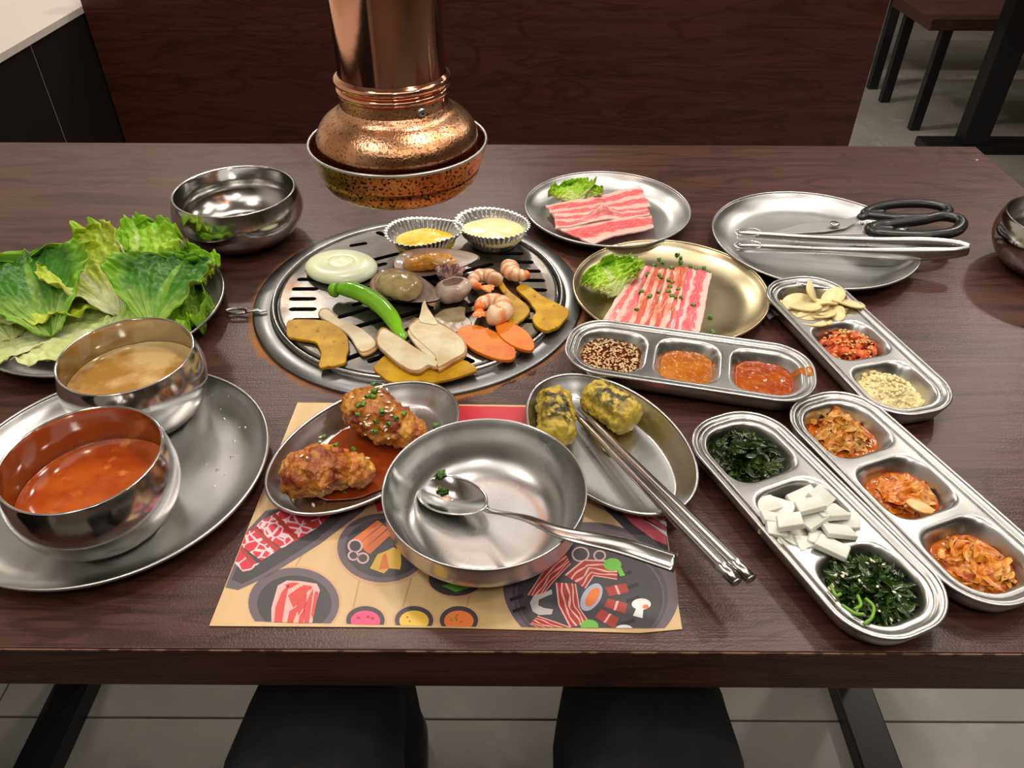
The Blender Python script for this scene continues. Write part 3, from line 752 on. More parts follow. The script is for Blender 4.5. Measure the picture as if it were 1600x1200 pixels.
# --- radish slices
RAD = M('white_pickled_radish', (.72, .73, .67), .3, 0, (.62, .63, .54), 30, 3, sss=.25)
RS = [(1196, 790, 1, 1.0, .4), (1202, 824, 1, .85, 1.3), (1218, 795, 1, 1.15, -.6), (1205, 810, 2, .8, .1), (1240, 805, 1, 1.0, .3), (1255, 780, 2, 1.2, .5), (1282, 778, 2, 1.1, .9), (1250, 832, 0, 1.1, -.2), (1234, 815, 3, .9, 0), (1270, 810, 2, 1.0, .6), (1295, 800, 2, 1.2, .3), (1285, 845, 1, 1.1, -.3), (1320, 815, 1, 1.0, -.2), (1232, 848, 1, .9, -.35), (1262, 852, 1, 1.0, .2), (1300, 855, 2, 1.15, -.5), (1310, 830, 2, 1.15, .1), (1265, 790, 3, 1.0, .2), (1212, 826, 2, .75, .05)]
def radish(s):
    a = .0115; pts = [(-a, -a*.8), (a*.9, -a), (a, a*.75), (-a*.8, a)]
    V, Fc = prism(pts, -.0024, .0024); return V, Fc
rd = mk('radish_slice', *radish(1), RAD, smooth=False); bev(rd, .0012, 2)
for k, (px, py, lev, s, rz) in enumerate(RS):
    o = rd if k == 0 else rd.copy()
    if k: COL.objects.link(o)
    o.location = at(px, py, .011+lev*.0058); o.scale = (s, s*random.uniform(.7, .95), random.uniform(.9, 1.3)); o.rotation_euler = (random.uniform(-.35, .35), random.uniform(-.35, .35), rz)
    tag(o, 'white pickled radish slice heaped in the middle of the vegetable tray', 'radish', 'pickled radish slices')
# --- kimchi
def kim(n, a, b, c): return M(n, a, .18, 0, b, 70, 6, (.42, .58), bump=.3, bscale=220, bdetail=5, col3=c, scale3=110, ramp3=(.54, .64), coat=.2, sss=.1)
K1 = kim('pale_pickle', (.52, .19, .012), (.62, .36, .10), (.46, .12, .006)); K2 = kim('cabbage_kimchi', (.60, .155, .006), (.66, .30, .05), (.42, .055, .003)); K3 = kim('cabbage_kimchi_strip', (.58, .165, .006), (.66, .32, .05), (.42, .065, .003))
KL = M('kimchi_juice', (.44, .105, .005), .08, 0, (.38, .075, .004), 60, 3, bump=.3, bscale=160)
def crumple(ti, c, cx, cy, z, a, L, Wd, rot, seed, amp=.005):
    R = Matrix.Rotation(rot, 3, 'Z')
    def f(u, v):
        x, y = (u-.5)*L, (v-.5)*Wd*(.8+.4*noise.noise(Vector((u*3, seed, 0)))); q = R @ Vector((x, y, 0))
        X, Y = CX[c]+cx+q.x, cy+q.y
        zz = z*(1-.55*((u-.5)**2+(v-.5)**2)*4)+amp*noise.noise(Vector((u*4+seed, v*5, seed)))+amp*.45*noise.noise(Vector((u*10, v*9+seed, seed)))
        e = max(0, csdf(X, Y)+.007)
        return TM[ti] @ Vector((X-q.x*e*20, Y-q.y*e*20, max(zz+.006, tz(X, Y)+.0012)))
    V, Fc, uv = sheet(f, 26, 20); return V, Fc
def kimchi(ti, c, mat, name, label, sheets, num, H, L, w, juice=None, **k):
    parts = [fillsurf(ti, c, moundf(H*.75, ti+c*3.7, rough=.0042, f=85, base=.004, R_=.027))]+[crumple(ti, c, *s) for s in sheets]
    parts.append(heap(ti, c, num, H, L, w, **k))
    V, Fc = join(parts); o = stuff_in(name, label, 'kimchi', ti, c, V, Fc, mat)
    V, Fc = fillsurf(ti, c, juice); mk('juice', V, Fc, KL, o)
    return o
kimchi(3, 0, K1, 'radish_kimchi', 'pale orange pickled kimchi pieces at the tray far end', [(-.012, .010, .013, 0, .03, .026, .4, 1, .006), (.010, -.004, .012, 0, .036, .03, 1.2, 2, .006), (-.004, -.010, .014, 0, .03, .024, 2, 3, .006)], 46, .015, .014, .008, juice=saucef(.0085, 4), flatness=.3, curl=2.2)
kimchi(3, 1, K2, 'cabbage_kimchi', 'orange-red cabbage kimchi with pale stem in the tray middle', [(0, .003, .014, 0, .044, .032, 1.3, 4, .004), (.012, -.002, .013, 0, .026, .02, .6, 5, .004)], 16, .013, .020, .008, juice=saucef(.0075, 6), flatness=.75)
kimchi(3, 2, K3, 'cabbage_kimchi', 'orange cabbage kimchi strips at the tray near end', [(-.006, .006, .014, 0, .032, .026, .5, 7, .006), (.010, .004, .012, 0, .03, .024, 1.6, 8, .006), (.006, -.012, .010, 0, .03, .02, .2, 9, .005)], 34, .015, .026, .0055, juice=saucef(.0075, 7), flatness=.6)
STP = M('pale_cabbage_stem', (.76, .52, .26), .22, 0, (.70, .36, .12), 60, 3, sss=.1)
tag(slab('cabbage_stem', [(1414, 782), (1424, 777), (1446, 786), (1462, 796), (1458, 802), (1444, 801), (1426, 793)], .0195, .0022, STP, '', ''), 'pale cabbage stem piece lying on the middle kimchi', 'kimchi')

# ------------------------------------------------------------ food on the grill
PUMP = M('grilled_pumpkin', (.54, .31, .008), .4, 0, (.42, .21, .006), 55, 5, (.42, .62), bump=.2, bscale=180, col3=(.25, .09, .01), scale3=130, ramp3=(.66, .72), spec=.3)
CARR = M('carrot_orange', (.70, .20, .010), .4, 0, (.64, .12, .008), 50, 4, (.5, .7), bump=.15, bscale=200)
MUSH = M('king_oyster_flesh', (.76, .66, .46), .45, 0, (.64, .48, .27), 34, 5, (.48, .68), bump=.25, bscale=150, sss=.1)
MUSHE = M('mushroom_seared_rim', (.58, .33, .13), .5, 0, (.36, .16, .05), 80, 4)
z = ZG+.0006
slab('pumpkin_slice', [(447, 500), (470, 498), (510, 500), (530, 510), (544, 526), (545, 545), (540, 566), (520, 572), (500, 575), (497, 570), (502, 552), (495, 534), (470, 530), (448, 526)], z, .0040, PUMP, 'boomerang-shaped yellow pumpkin slice at the left of the grill', 'pumpkin')
slab('pumpkin_slice', [(582, 575), (592, 562), (604, 551), (640, 566), (690, 563), (727, 561), (750, 577), (705, 592), (655, 600), (608, 597)], z, .0040, PUMP, 'wide yellow pumpkin slice at the front under the mushroom', 'pumpkin')
slab('pumpkin_slice', [(805, 450), (814, 443), (825, 445), (850, 463), (875, 475), (890, 483), (888, 493), (872, 511), (855, 517), (838, 510), (831, 497), (838, 486), (825, 468)], z, .0045, PUMP, 'triangular yellow pumpkin slice at the right edge of the grill', 'pumpkin')
slab('pumpkin_slice', [(778, 441), (785, 438), (792, 450), (808, 463), (820, 472), (829, 484), (820, 496), (807, 507), (795, 505), (791, 499), (800, 483), (794, 465), (781, 452)], z, .0040, PUMP, 'narrow hooked pumpkin slice beside the shrimp', 'pumpkin')
slab('carrot_slice', [(713, 524), (720, 511), (742, 507), (775, 518), (800, 537), (806, 551), (800, 561), (775, 560), (742, 547), (724, 534)], z, .0045, CARR, 'larger oval orange carrot slice on the grill', 'carrot', rnd=True)
slab('carrot_slice', [(774, 508), (782, 502), (800, 504), (822, 516), (834, 533), (834, 544), (824, 547), (802, 540), (782, 526)], z+.0015, .0045, CARR, 'smaller oval orange carrot slice on the grill', 'carrot', rnd=True)
def mush(px, zz, label, th=.0055):
    t = thing('mushroom_slice', label, 'mushroom', at(px[0][0], px[0][1], zz)); slab('flesh', px, zz+.0006, th, MUSH, '', '', parent=t, rnd=True)
    c = sum((Vector((x, y, 0)) for x, y in px), Vector())/len(px); big = [(c.x+(x-c.x)*1.06+.8, c.y+(y-c.y)*1.12+1.5) for x, y in px]
    slab('seared_edge', big, zz, th*.72, MUSHE, '', '', parent=t, rnd=True)
mush([(499, 488), (505, 483), (516, 485), (532, 499), (560, 510), (578, 523), (588, 534), (585, 541), (568, 549), (558, 544), (544, 522), (517, 504), (501, 495)], z, 'long tapering mushroom slice at the left beside the pumpkin', .004)
mush([(591, 522), (600, 513), (620, 523), (648, 542), (672, 556), (683, 564), (680, 572), (668, 569), (655, 577), (640, 576), (622, 566), (605, 552), (590, 537)], z+.0045, 'broad pale mushroom slice under the pepper tip')
mush([(648, 503), (660, 499), (692, 508), (718, 526), (726, 538), (724, 551), (708, 560), (690, 570), (684, 571), (680, 556), (664, 540), (646, 524), (640, 512)], z+.0045, 'broad mushroom cap slice with browned edge beside the carrot')
mush([(637, 517), (644, 515), (660, 527), (676, 545), (682, 556), (676, 560), (656, 545), (640, 526)], z+.0050, 'thin mushroom strip between the two broad slices', .004)
mush([(660, 474), (664, 470), (668, 480), (678, 495), (684, 506), (668, 505), (655, 501), (657, 488)], z+.007, 'pointed brown mushroom stem sticking up behind the mushroom cap', .004)
FILM = M('cooked_juice_film', (.34, .26, .16), .25, 0, (.24, .17, .09), 50, 4, (.4, .6), bump=.3, bscale=120)
slab('seafood_scrap', [(676, 494), (690, 484), (715, 478), (728, 480), (726, 492), (740, 505), (728, 516), (706, 520), (692, 510)], z, .0018, FILM, 'thin beige seafood scrap lying flat between mushroom and shrimp', 'seafood', jit=.0006)
# onion
ONI = M('onion_slice_flesh', (.74, .80, .50), .25, 0, (.80, .84, .62), 24, 3, sss=.2)
c = at(533, 414, .018); rr = (at(588, 414, .018)-at(478, 414, .018)).length/2
prof = smoothprof([(.0002, .0128), (.12, .0130), (.30, .0128), (.36, .0117), (.41, .0126), (.55, .0130), (.72, .0126), (.90, .0105), (1, .0060), (.95, .0012), (.6, 0.0), (.0002, 0)], 110)
def om(r, zz, a): k = 1+.05*cos(a*2+1)+.012*noise.noise(Vector((cos(a)*2, sin(a)*2, r*3))); return r*rr*k, zz+.0012*sin(a+r*4)*r
V, Fc = lathe(prof, 80, (c.x, c.y, z), om)
tag(mk('onion_slice', [(v[0], c.y+(v[1]-c.y)*.93, v[2]) for v in V], Fc, ONI, None, (c.x, c.y, z)), 'thick round pale onion slice at the upper left of the grill', 'onion')
# pepper
PEP = M('green_chilli_skin', (.16, .50, .012), .16, 0, (.24, .58, .02), 14, 2, coat=.5)
PP = [(524, 453, .0092), (545, 452, .0100), (572, 462, .0102), (596, 479, .0100), (614, 500, .0088), (623, 518, .0060), (630, 526, .0045), (636, 528, .003)]
t = thing('green_pepper', 'bright green curved chilli pepper lying across the grill', 'pepper', at(560, 470, z))
path = [at(x, y, z+.004+r) for x, y, r in PP]; V, Fc, uv = lump(path, [r for _, _, r in PP], 60, 24, .92, .0003, 60); mk('pod', V, Fc, PEP, t)
V, Fc, uv = lump([at(519, 452, z+.012), at(524, 453, z+.0132), at(528, 453.5, z+.0135)], [.0075, .0090, .0082], 12, 20, .95); mk('stem_end', V, Fc, M('pepper_calyx', (.20, .46, .02), .3), t)
# mussels
SHELL = M('green_mussel_shell', (.10, .07, .045), .22, 0, (.28, .22, .14), 22, 5, (.4, .6), bump=.2, bscale=60, coat=.3)
SHIN = M('mussel_nacre', (.62, .52, .46), .18, 0, (.50, .33, .22), 26, 4, (.45, .65), coat=.4)
MMEAT = M('orange_mussel_meat', (.74, .30, .035), .2, 0, (.62, .38, .16), 60, 4, (.5, .66), bump=.25, bscale=150, col3=(.10, .06, .03), scale3=90, ramp3=(.68, .74), coat=.4)
MMEAT2 = M('beige_mussel_meat', (.52, .38, .18), .2, 0, (.38, .26, .11), 60, 4, (.42, .62), bump=.25, bscale=150, coat=.4)
def mussel(p0, p1, w, dep, meat, label, msc, tilt):
    A, B = Vector(p0), Vector(p1); c = (A+B)/2; L = (B-A).length; ang = math.atan2(B.y-A.y, B.x-A.x)
    t = thing('mussel', label, 'mussel', c); n, m = 40, 14
    Rm = Matrix.Translation(c) @ Matrix.Rotation(ang, 4, 'Z') @ Matrix.Rotation(tilt, 4, 'X')
    def shp(a): x = cos(a); return x*L/2, sin(a)*w/2*(1-.38*x)*(1+.0*x)
    def sh(k):
        V, Fc = [], []
        for i in range(m+1):
            s = max(i/m, .002); 
            for j in range(n): X, Y = shp(2*PI*j/n); V.append(Rm @ Vector((X*s*k, Y*s*k, dep*((s**2.2)-1)*k+.0004*sin(s*60)+(.0 if k == 1 else .0008))))
        for i in range(m):
            for j in range(n): q = (j+1) % n; Fc.append((i*n+j, i*n+q, (i+1)*n+q, (i+1)*n+j))
        return V, Fc
    mk('shell', *sh(1), SHELL, t); mk('shell_lining', *sh(.955), SHIN, t)
    P = [Rm @ Vector((x*L, y*w, dep*zz)) for x, y, zz in ((-.34, 0, -.25), (-.15, .03, .0), (.05, .0, .08), (.26, -.02, -.1))]
    P = [Rm @ Vector((x*L+msc[0]*L, y*w, dep*zz)) for x, y, zz in ((-.33, 0, -.3), (-.12, .03, -.05), (.08, .0, .0), (.28, -.02, -.15))]
    V, Fc, _ = lump(P, [w*.24*msc[1], w*.32*msc[1], w*.33*msc[1], w*.2*msc[1]], 44, 26, .62, .0022, 75); mk('meat', V, Fc, meat, t)
mussel(at(613, 418, .022), at(750, 398, .028), .044, .013, MMEAT, 'open mussel with bright orange meat below the foil cups', (-.05, .95), .32)
mussel(at(582, 430, .026), at(690, 470, .022), .046, .016, MMEAT2, 'open mussel with beige meat beside the green pepper', (-.09, 1.42), .30)
# octopus
OCT = M('octopus_flesh', (.60, .46, .38), .2, 0, (.44, .30, .26), 60, 4, (.4, .65), coat=.4, sss=.1); OCTP = M('purple_tentacle', (.24, .10, .10), .2, 0, (.50, .32, .26), 120, 3, (.45, .6), coat=.4)
p = at(708, 458, .02); t = thing('baby_octopus', 'small cooked octopus with curled purple tentacles at grill centre', 'octopus', (p.x, p.y, ZG))
V, Fc = lathe(smoothprof([(.0003, -.011), (.012, -.010), (.018, -.003), (.0195, .004), (.017, .010), (.0125, .0135), (.011, .0125), (.014, .006), (.012, 0), (.0003, -.004)], 40), 40, (p.x, p.y, ZG+.0125), lambda r, zz, a: (r*(1+.1*sin(a*2+1)+.05*sin(a*5)), zz+.0025*sin(a+2)*(r/.018)))
mk('body', V, Fc, OCT, t)
q = at(704, 436, .022)
for k in range(8):
    a = PI*(.02+.96*k/7); R0 = .0175; pts = []
    for i in range(14):
        s = i/13; th = a+s*1.2*(1 if k % 2 else -1); r = R0*(.35+.75*s) if s < .6 else R0*(.8-.9*(s-.6)); pts.append(Vector((q.x+r*cos(th)*1.1, q.y-.003+r*sin(th)*.9, ZG+.010+.016*sin(s*2.6))))
    mk('tentacle', *tube(pts, interp([.0046, .0042, .0036, .0024, .0014], 13), 9)[:2], OCTP, t)
# shrimps
SHR = M('cooked_shrimp', (.82, .46, .26), .22, 0, (.86, .62, .42), 50, 4, (.4, .6), bump=.15, bscale=150, coat=.4, sss=.2)
def shrimpmat():
    m = M('striped_cooked_shrimp', (.82, .46, .26), .2, coat=.3, sss=.15); g = NT(m); uv = g.coord('UV'); sp = g.n('SeparateXYZ'); g.inp(sp.inputs[0], uv); p = g.coord('Object')
    n = g.noise(p, 90, 4); st = g.math('SINE', g.math('ADD', g.math('MULTIPLY', sp.outputs[0], 34), g.math('MULTIPLY', n, 4)))
    col = g.mix(g.rmp(st, -.3, .9), (.86, .60, .40), (.80, .33, .12)); col = g.mix(g.rmp(sp.outputs[0], .80, .97), col, (.80, .19, .03))
    g.inp(g.b.inputs['Base Color'], col); g.bump(g.math('ADD', st, n), .3, .001); return m
SHR = shrimpmat()
SHRT = M('shrimp_tail', (.80, .17, .02), .22, 0, (.85, .35, .10), 70, 3)
def shrimp(px, py, R0, r0, a0, a1, label, ell=1, zz=None, tail=True):
    c = at(px, py, ZG+r0); t = thing('shrimp', label, 'shrimp', (c.x, c.y, ZG)); n = 60; P, Rr = [], []
    for i in range(n+1):
        s = i/n; a = a0+(a1-a0)*s; R_ = R0*(1-.12*s); P.append(Vector((c.x+R_*cos(a), c.y+R_*sin(a)*ell, ZG+.001+r0*.92)))
        seg = .5+.5*abs(sin(s*PI*5.5)); rr_ = r0*(1.0-.55*s**1.6)*(.86+.14*seg)
        if s < .1: rr_ *= math.sqrt(max(.01, 1-((.1-s)/.1)**2))
        Rr.append(rr_)
    V, Fc, uv = tube(P, Rr, 22, .95, namp=.0006, nfreq=120); mk('body', V, Fc, SHR, t, uv=uv)
    if tail:
        d = (P[-1]-P[-6]).normalized(); s_ = Vector((-d.y, d.x, 0))
        for k in (-1, 0, 1):
            e = (d+s_*.45*k).normalized(); V, Fc, _ = lump([P[-3], P[-1]+e*.005, P[-1]+e*.012, P[-1]+e*.016], [.0022, .0034, .0036, .0015], 14, 10, .45); mk('tail_fin', V, Fc, SHRT, t)
shrimp(815, 421, .0145, .0122, 2.6, -1.9+2*PI+.9, 'curled pink shrimp alone at the upper right of the grill', tail=False)
shrimp(755, 440, .0140, .0102, -.8+PI*.2, 1.45*PI, 'curled shrimp with orange tail next to the octopus')
shrimp(767, 481, .0150, .0128, -1.9, 1.08*PI, 'plump pink shrimp with orange tail above the carrots')
# foil cups
def foil_cup(cx, cy, rt_, rb, h, label, mat, fill_z, sq, clabel, cname, seed):
    t = thing('foil_cup', label, 'foil cup', (cx, cy, ZG)); NPL = 44; n = NPL*6
    def mod(r, zz, a):
        f = max(0, (zz-.004)/h); wob = 1+.09*f*sin(2*a+seed)+.05*f*sin(3*a+seed*2)
        return r*wob*(1+.045*f*cos(NPL*a)), zz*(1+.10*sin(2*a+seed+1)*f)
    V, Fc = lathe([(.0003, .0008), (rb*.6, .0008), (rb*.96, .0008), (rb, .002), (rb+(rt_-rb)*.25, h*.3), (rb+(rt_-rb)*.55, h*.6), (rb+(rt_-rb)*.85, h*.9), (rt_, h)], n, (cx, cy, ZG+.0006), mod)
    o = mk('foil', [(v[0], cy+(v[1]-cy)*sq, v[2]) for v in V], Fc, FOIL, t); solid(o, .0003, 0)
    r1 = rb+(rt_-rb)*(fill_z/h)*.98
    def md2(r, zz, a):
        f = fill_z/h; wob = 1+.09*f*sin(2*a+seed)+.05*f*sin(3*a+seed*2); return r*wob, zz+.0006*sin(5*a)*(r/rt_)
    V, Fc = lathe([(r1*.97, -.004), (r1, 0), (r1*.93, .0004), (r1*.5, .0009), (.0003, .0009)], 72, (cx, cy, ZG+fill_z), md2)
    tag(mk(cname, [(v[0], cy+(v[1]-cy)*sq, v[2]) for v in V], Fc, mat, None, (cx, cy, ZG+fill_z-.004)), clabel, 'side dish')
EGG = M('yellow_egg_corn', (.80, .54, .015), .15, 0, (.76, .56, .08), 60, 4, (.5, .62), bump=.2, bscale=150)
CHEE = M('melted_cheese', (.80, .72, .36), .2, 0, (.74, .64, .28), 24, 4, bump=.1, bscale=80)
foil_cup(-.113, .876, .046, .029, .027, 'smaller pleated foil cup of yellow egg on the grill', EGG, .013, .86, 'bright yellow egg filling the smaller foil cup', 'egg_filling', 1.0)
foil_cup(-.026, .893, .0455, .031, .028, 'larger pleated foil cup of pale cheese on the grill', CHEE, .017, .95, 'pale yellow melted cheese filling the larger foil cup', 'melted_cheese', 2.6)

# ------------------------------------------------------------ lettuce
def leafmat(name, tip, mid, base, vein, dark=0):
    m = M(name, tip, .36); g = NT(m); uv = g.coord('UV'); sp = g.n('SeparateXYZ'); g.inp(sp.inputs[0], uv); u, v = sp.outputs[0], sp.outputs[1]
    p = g.coord('Object'); n = g.noise(p, 28, 4); n2 = g.noise(p, 110, 3)
    av = g.math('ABSOLUTE', g.math('SUBTRACT', v, .5))
    uu = g.math('ADD', u, g.math('MULTIPLY', g.math('SUBTRACT', n, .5), .28))
    col = g.mix(g.rmp(uu, .08, .42), base, mid); col = g.mix(g.rmp(uu, .35, .85), col, tip)
    col = g.mix(g.rmp(n2, .45, .70, 0, .22), col, tuple(c*.55 for c in tip))
    col = g.mix(g.math('MULTIPLY', g.rmp(g.math('ADD', g.math('MAXIMUM', av, g.rmp(u, .72, 1, 0, .5)), g.math('MULTIPLY', g.math('SUBTRACT', n, .5), .25)), .36, .47), dark), col, (.20, .45, .03))
    # midrib and side veins
    rib = g.math('MULTIPLY', g.rmp(g.math('SUBTRACT', av, g.rmp(u, 0, .9, .07, .006)), 0, .02, 1, 0), g.rmp(u, .75, 1, 1, 0))
    ph = g.math('SUBTRACT', g.math('MULTIPLY', u, 44), g.math('MULTIPLY', av, 60)); sv = g.math('SINE', g.math('ADD', ph, g.math('MULTIPLY', n, 8)))
    side = g.math('MULTIPLY', g.rmp(sv, .86, 1, 0, .3), g.rmp(av, .5, .2, 0, 1))
    col = g.mix(g.math('MAXIMUM', rib, side), col, vein)
    g.inp(g.b.inputs['Base Color'], col); g.b.inputs['Coat Weight'].default_value = .03; g.b.inputs['Specular IOR Level'].default_value = .35
    g.b.inputs['Subsurface Weight'].default_value = .12; g.b.inputs['Subsurface Scale'].default_value = .004
    g.bump(g.math('ADD', g.math('MULTIPLY', sv, .5), g.math('MULTIPLY', n2, 2.0)), .28, .0016)
    return m
LG = leafmat('light_green_lettuce', (.26, .54, .02), (.42, .62, .05), (.62, .66, .30), (.50, .62, .20))
LD = leafmat('dark_green_lettuce', (.022, .12, .006), (.055, .22, .010), (.36, .52, .10), (.17, .34, .04), 1)
LY = leafmat('yellow_lettuce_heart', (.38, .52, .02), (.58, .66, .10), (.74, .74, .48), (.70, .72, .38))
LW = leafmat('pale_lettuce_stalk', (.45, .56, .12), (.62, .66, .32), (.72, .72, .50), (.68, .70, .44))
def leaf(base, tip, width, mat, label, ruf=.008, cup_=.02, arch=.02, seed=1, wtip=.75, name='lettuce_leaf', parent=None, group=None, rough=.0028, nu=64, nv=52, side_tilt=0):
    nu = int(nu*1.35); rough *= .8
    A, B = Vector(base), Vector(tip); d = B-A; t_ = d.normalized(); s = t_.cross(Vector((0, 0, 1))).normalized(); nn = s.cross(t_).normalized()
    s2 = s*cos(side_tilt)+nn*sin(side_tilt); n2 = nn*cos(side_tilt)-s*sin(side_tilt); s, nn = s2, n2
    FR = 36 if ruf > .009 else 22
    pk0 = .40+wtip*.30
    def wf(u):
        if u < pk0: q = max(0, 1-((pk0-u)/pk0)**1.7); return .15*(1-q)+q
        return math.sqrt(max(0, 1-((u-pk0)/(1-pk0))**2.6))
    def f(u, v):
        e = v*2-1; ed = abs(e); w = wf(u)*width/2*(1+.14*ed*noise.noise(Vector((u*7, e*1.2+seed, seed)))+.09*ed*noise.noise(Vector((u*24, e*1.5+seed, seed))))
        ue = u*(1-.10*ed*ed)+.02*noise.noise(Vector((e*8, seed, 1)))*u
        k_ = max(ed, sst(.70, 1, u)); rf = ruf*2.3*(k_**2.4)*wf(min(u, .8))*(noise.noise(Vector((u*FR/3.2, e*2.2+seed, seed)))+.55*noise.noise(Vector((u*FR/1.7, e*7+seed, seed+2)))+.5*sst(.65, .95, u)*noise.noise(Vector((u*5, e*9+seed, seed+5))))
        pk = rough*(noise.noise(Vector((u*13, e*9, seed)))+.6*noise.noise(Vector((u*30, e*22, seed+3))))*(.3+min(1, u*1.5))
        p = A+d*ue+s*w*e+nn*(arch*sin(PI*min(1, u*.95))+cup_*ed*ed*wf(u)+rf+pk-.0030*math.exp(-(e*7)**2)*(1.15-u)+.0016*sin(e*15/(.35+.65*u)+3*noise.noise(Vector((u*3, e*2, seed))))*min(1, ed*3))
        p.z = max(p.z, .0032); return p
    V, Fc, uv = sheet(f, nu, nv); c = A
    o = mk(name, V, Fc, mat, parent, None if parent else c, uv=uv); solid(o, .0006, 0)
    if label: tag(o, label, 'lettuce', group)
    return o
def A3(x, y, z): return at(x, y, z)
leaf(A3(110, 520, .012), A3(-60, 545, .010), .12, LW, 'pale lettuce leaf lying at the bottom left of the plate', .004, .01, .006, 3)
leaf(A3(-10, 545, .008), A3(230, 520, .012), .13, LW, 'white-green crisp leaf along the front of the plate', .005, .010, .010, 5, .5)
leaf(A3(-20, 500, .016), A3(205, 455, .020), .13, LY, 'yellow-green leaf under the middle of the lettuce pile', .006, .012, .012, 6, .5)
leaf(A3(120, 430, .02), A3(205, 372, .045), .10, LG, 'small green leaf tip at the back of the plate behind the yellow ones', .008, .012, .012, 7)
leaf(A3(188, 492, .022), A3(92, 408, .048), .085, LY, 'yellow leaf with white rib left of centre in the pile', .006, .022, .014, 8, .6)
leaf(A3(206, 448, .030), A3(118, 378, .052), .080, LY, 'upright yellow-green leaf at the back centre of the pile', .007, .020, .012, 9, .6, side_tilt=.5)
leaf(A3(232, 470, .015), A3(212, 344, .055), .100, LG, 'tall frilly light green leaf standing at the back of the pile', .014, .008, .006, 10, .7, side_tilt=.2)
leaf(A3(245, 480, .015), A3(300, 392, .028), .105, LG, 'frilly light green leaf leaning back right beside the tall one', .014, .008, .006, 11, .7)
leaf(A3(215, 500, .012), A3(335, 478, .016), .12, LG, 'frilly bright green leaf at the right rim of the plate', .014, .010, .006, 12, .6)
leaf(A3(160, 520, .018), A3(305, 500, .014), .11, LG, 'bright green leaf tucked under the dark one at front right', .012, .010, .008, 13, .6)
leaf(A3(238, 513, .022), A3(296, 404, .050), .118, LD, 'large dark green crinkled leaf on top at the right', .006, .028, .014, 14, .62, rough=.0022)
leaf(A3(20, 530, .016), A3(-45, 440, .035), .11, LG, 'frilly leaf at the far left edge of the photo', .012, .012, .012, 15, .6)
leaf(A3(80, 524, .024), A3(38, 400, .060), .120, LD, 'large dark green glossy leaf with pale edge at the left', .007, .030, .014, 16, .6, rough=.0022)

# ------------------------------------------------------------ pork belly
def meatmat(name, reds, fat, bands, gl=.25, glaze=False):
    m = M(name, reds, gl); g = NT(m); uv = g.coord('UV'); sp = g.n('SeparateXYZ'); g.inp(sp.inputs[0], uv); u, v = sp.outputs[0], sp.outputs[1]
    n = g.noise(g.mapping(uv, (3, 1, 1)), 2.2, 4); n2 = g.noise(g.mapping(uv, (6, 14, 1)), 2, 4)
    vv = g.math('ADD', v, g.math('MULTIPLY', g.math('SUBTRACT', n, .5), .38)); msk = None
    for c_, w in bands:
        b_ = g.rmp(g.math('ABSOLUTE', g.math('SUBTRACT', vv, c_)), w*.8, w*1.15, 1, 0); msk = b_ if msk is None else g.math('MAXIMUM', msk, b_)
    msk = g.math('MULTIPLY', msk, g.rmp(n2, .56, .68, 1, .25))
    red = g.mix(g.rmp(n2, .35, .6), reds, tuple(c*1.25 if i else c*1.1 for i, c in enumerate(reds)))
    col = g.mix(msk, fat, red)
    if glaze:
        q = g.noise(g.coord('Object'), 24, 4); col = g.mix(g.rmp(q, .46, .60, 0, .85), col, (.50, .10, .02))
    g.inp(g.b.inputs['Base Color'], col); g.b.inputs['Coat Weight'].default_value = .25
    g.b.inputs['Subsurface Weight'].default_value = .15; g.b.inputs['Subsurface Scale'].default_value = .003
    g.bump(n2, .3, .001); return m
PK = meatmat('raw_pork_belly', (.62, .12, .12), (.80, .47, .42), [(.30, .13), (.72, .15)])
PK2 = meatmat('raw_lean_pork', (.64, .10, .11), (.80, .48, .42), [(.46, .27)])
PK3 = meatmat('glazed_pork_belly', (.55, .09, .07), (.78, .46, .36), [(.30, .14), (.74, .12)], .18, True)
PK4 = meatmat('marbled_pork', (.62, .10, .12), (.82, .50, .46), [(.3, .12), (.66, .17)])
def slice4(c, z0, mat, label, waves=3, amp=.003, seed=0, nu=50, nv=22, th=.0022, ridge=None):
    P = [at(x, y, z0) for x, y in c]
    def f(u, v):
        jl = .0018*noise.noise(Vector((v*9, seed, u*2))); jw = .0022*noise.noise(Vector((u*11, seed+5, v*2)))
        p = (P[0]*(1-u)+P[1]*u)*(1-v)+(P[3]*(1-u)+P[2]*u)*v
        p = p+Vector((jl, jw, 0)); p.z = z0+amp*(.5+.5*sin(u*PI*waves+seed+v*1.5))*(.4+.6*abs(sin(v*4+seed)))+.0012*noise.noise(Vector((u*7, v*6, seed)))
        if ridge: p.z += ridge[2]*math.exp(-((u-ridge[0])/.10)**2-((v-ridge[1])/.32)**2)
        return p
    V, Fc, uv = sheet(f, nu, nv); o = mk('pork_slice', V, Fc, mat, None, P[0], uv=uv); solid(o, th, 0)
    return tag(o, label, 'meat')
leaf(at(900, 318, .006), at(880, 290, .020), .075, LG, 'frilly lettuce tuft at the back of the plain pork plate', .010, .01, .006, 21, .5, nu=40)
leaf(at(920, 312, .006), at(928, 291, .018), .035, LG, 'small lettuce tip beside the tuft on the plain pork plate', .006, .006, .004, 22, .5, nu=30, nv=24)
slice4([(852, 325), (1000, 293), (1016, 326), (866, 342)], .010, PK, 'rearmost streaky pork slice touching the lettuce on the plain plate', 2, .0035, 1)
slice4([(866, 338), (1010, 322), (1016, 337), (868, 358)], .013, PK, 'middle folded streaky pork slice on the plain plate', 3, .004, 2, ridge=(.50, .5, .012))
slice4([(870, 357), (1018, 338), (1021, 356), (925, 382)], .011, PK2, 'frontmost lean red pork slice on the plain plate', 2, .003, 4)
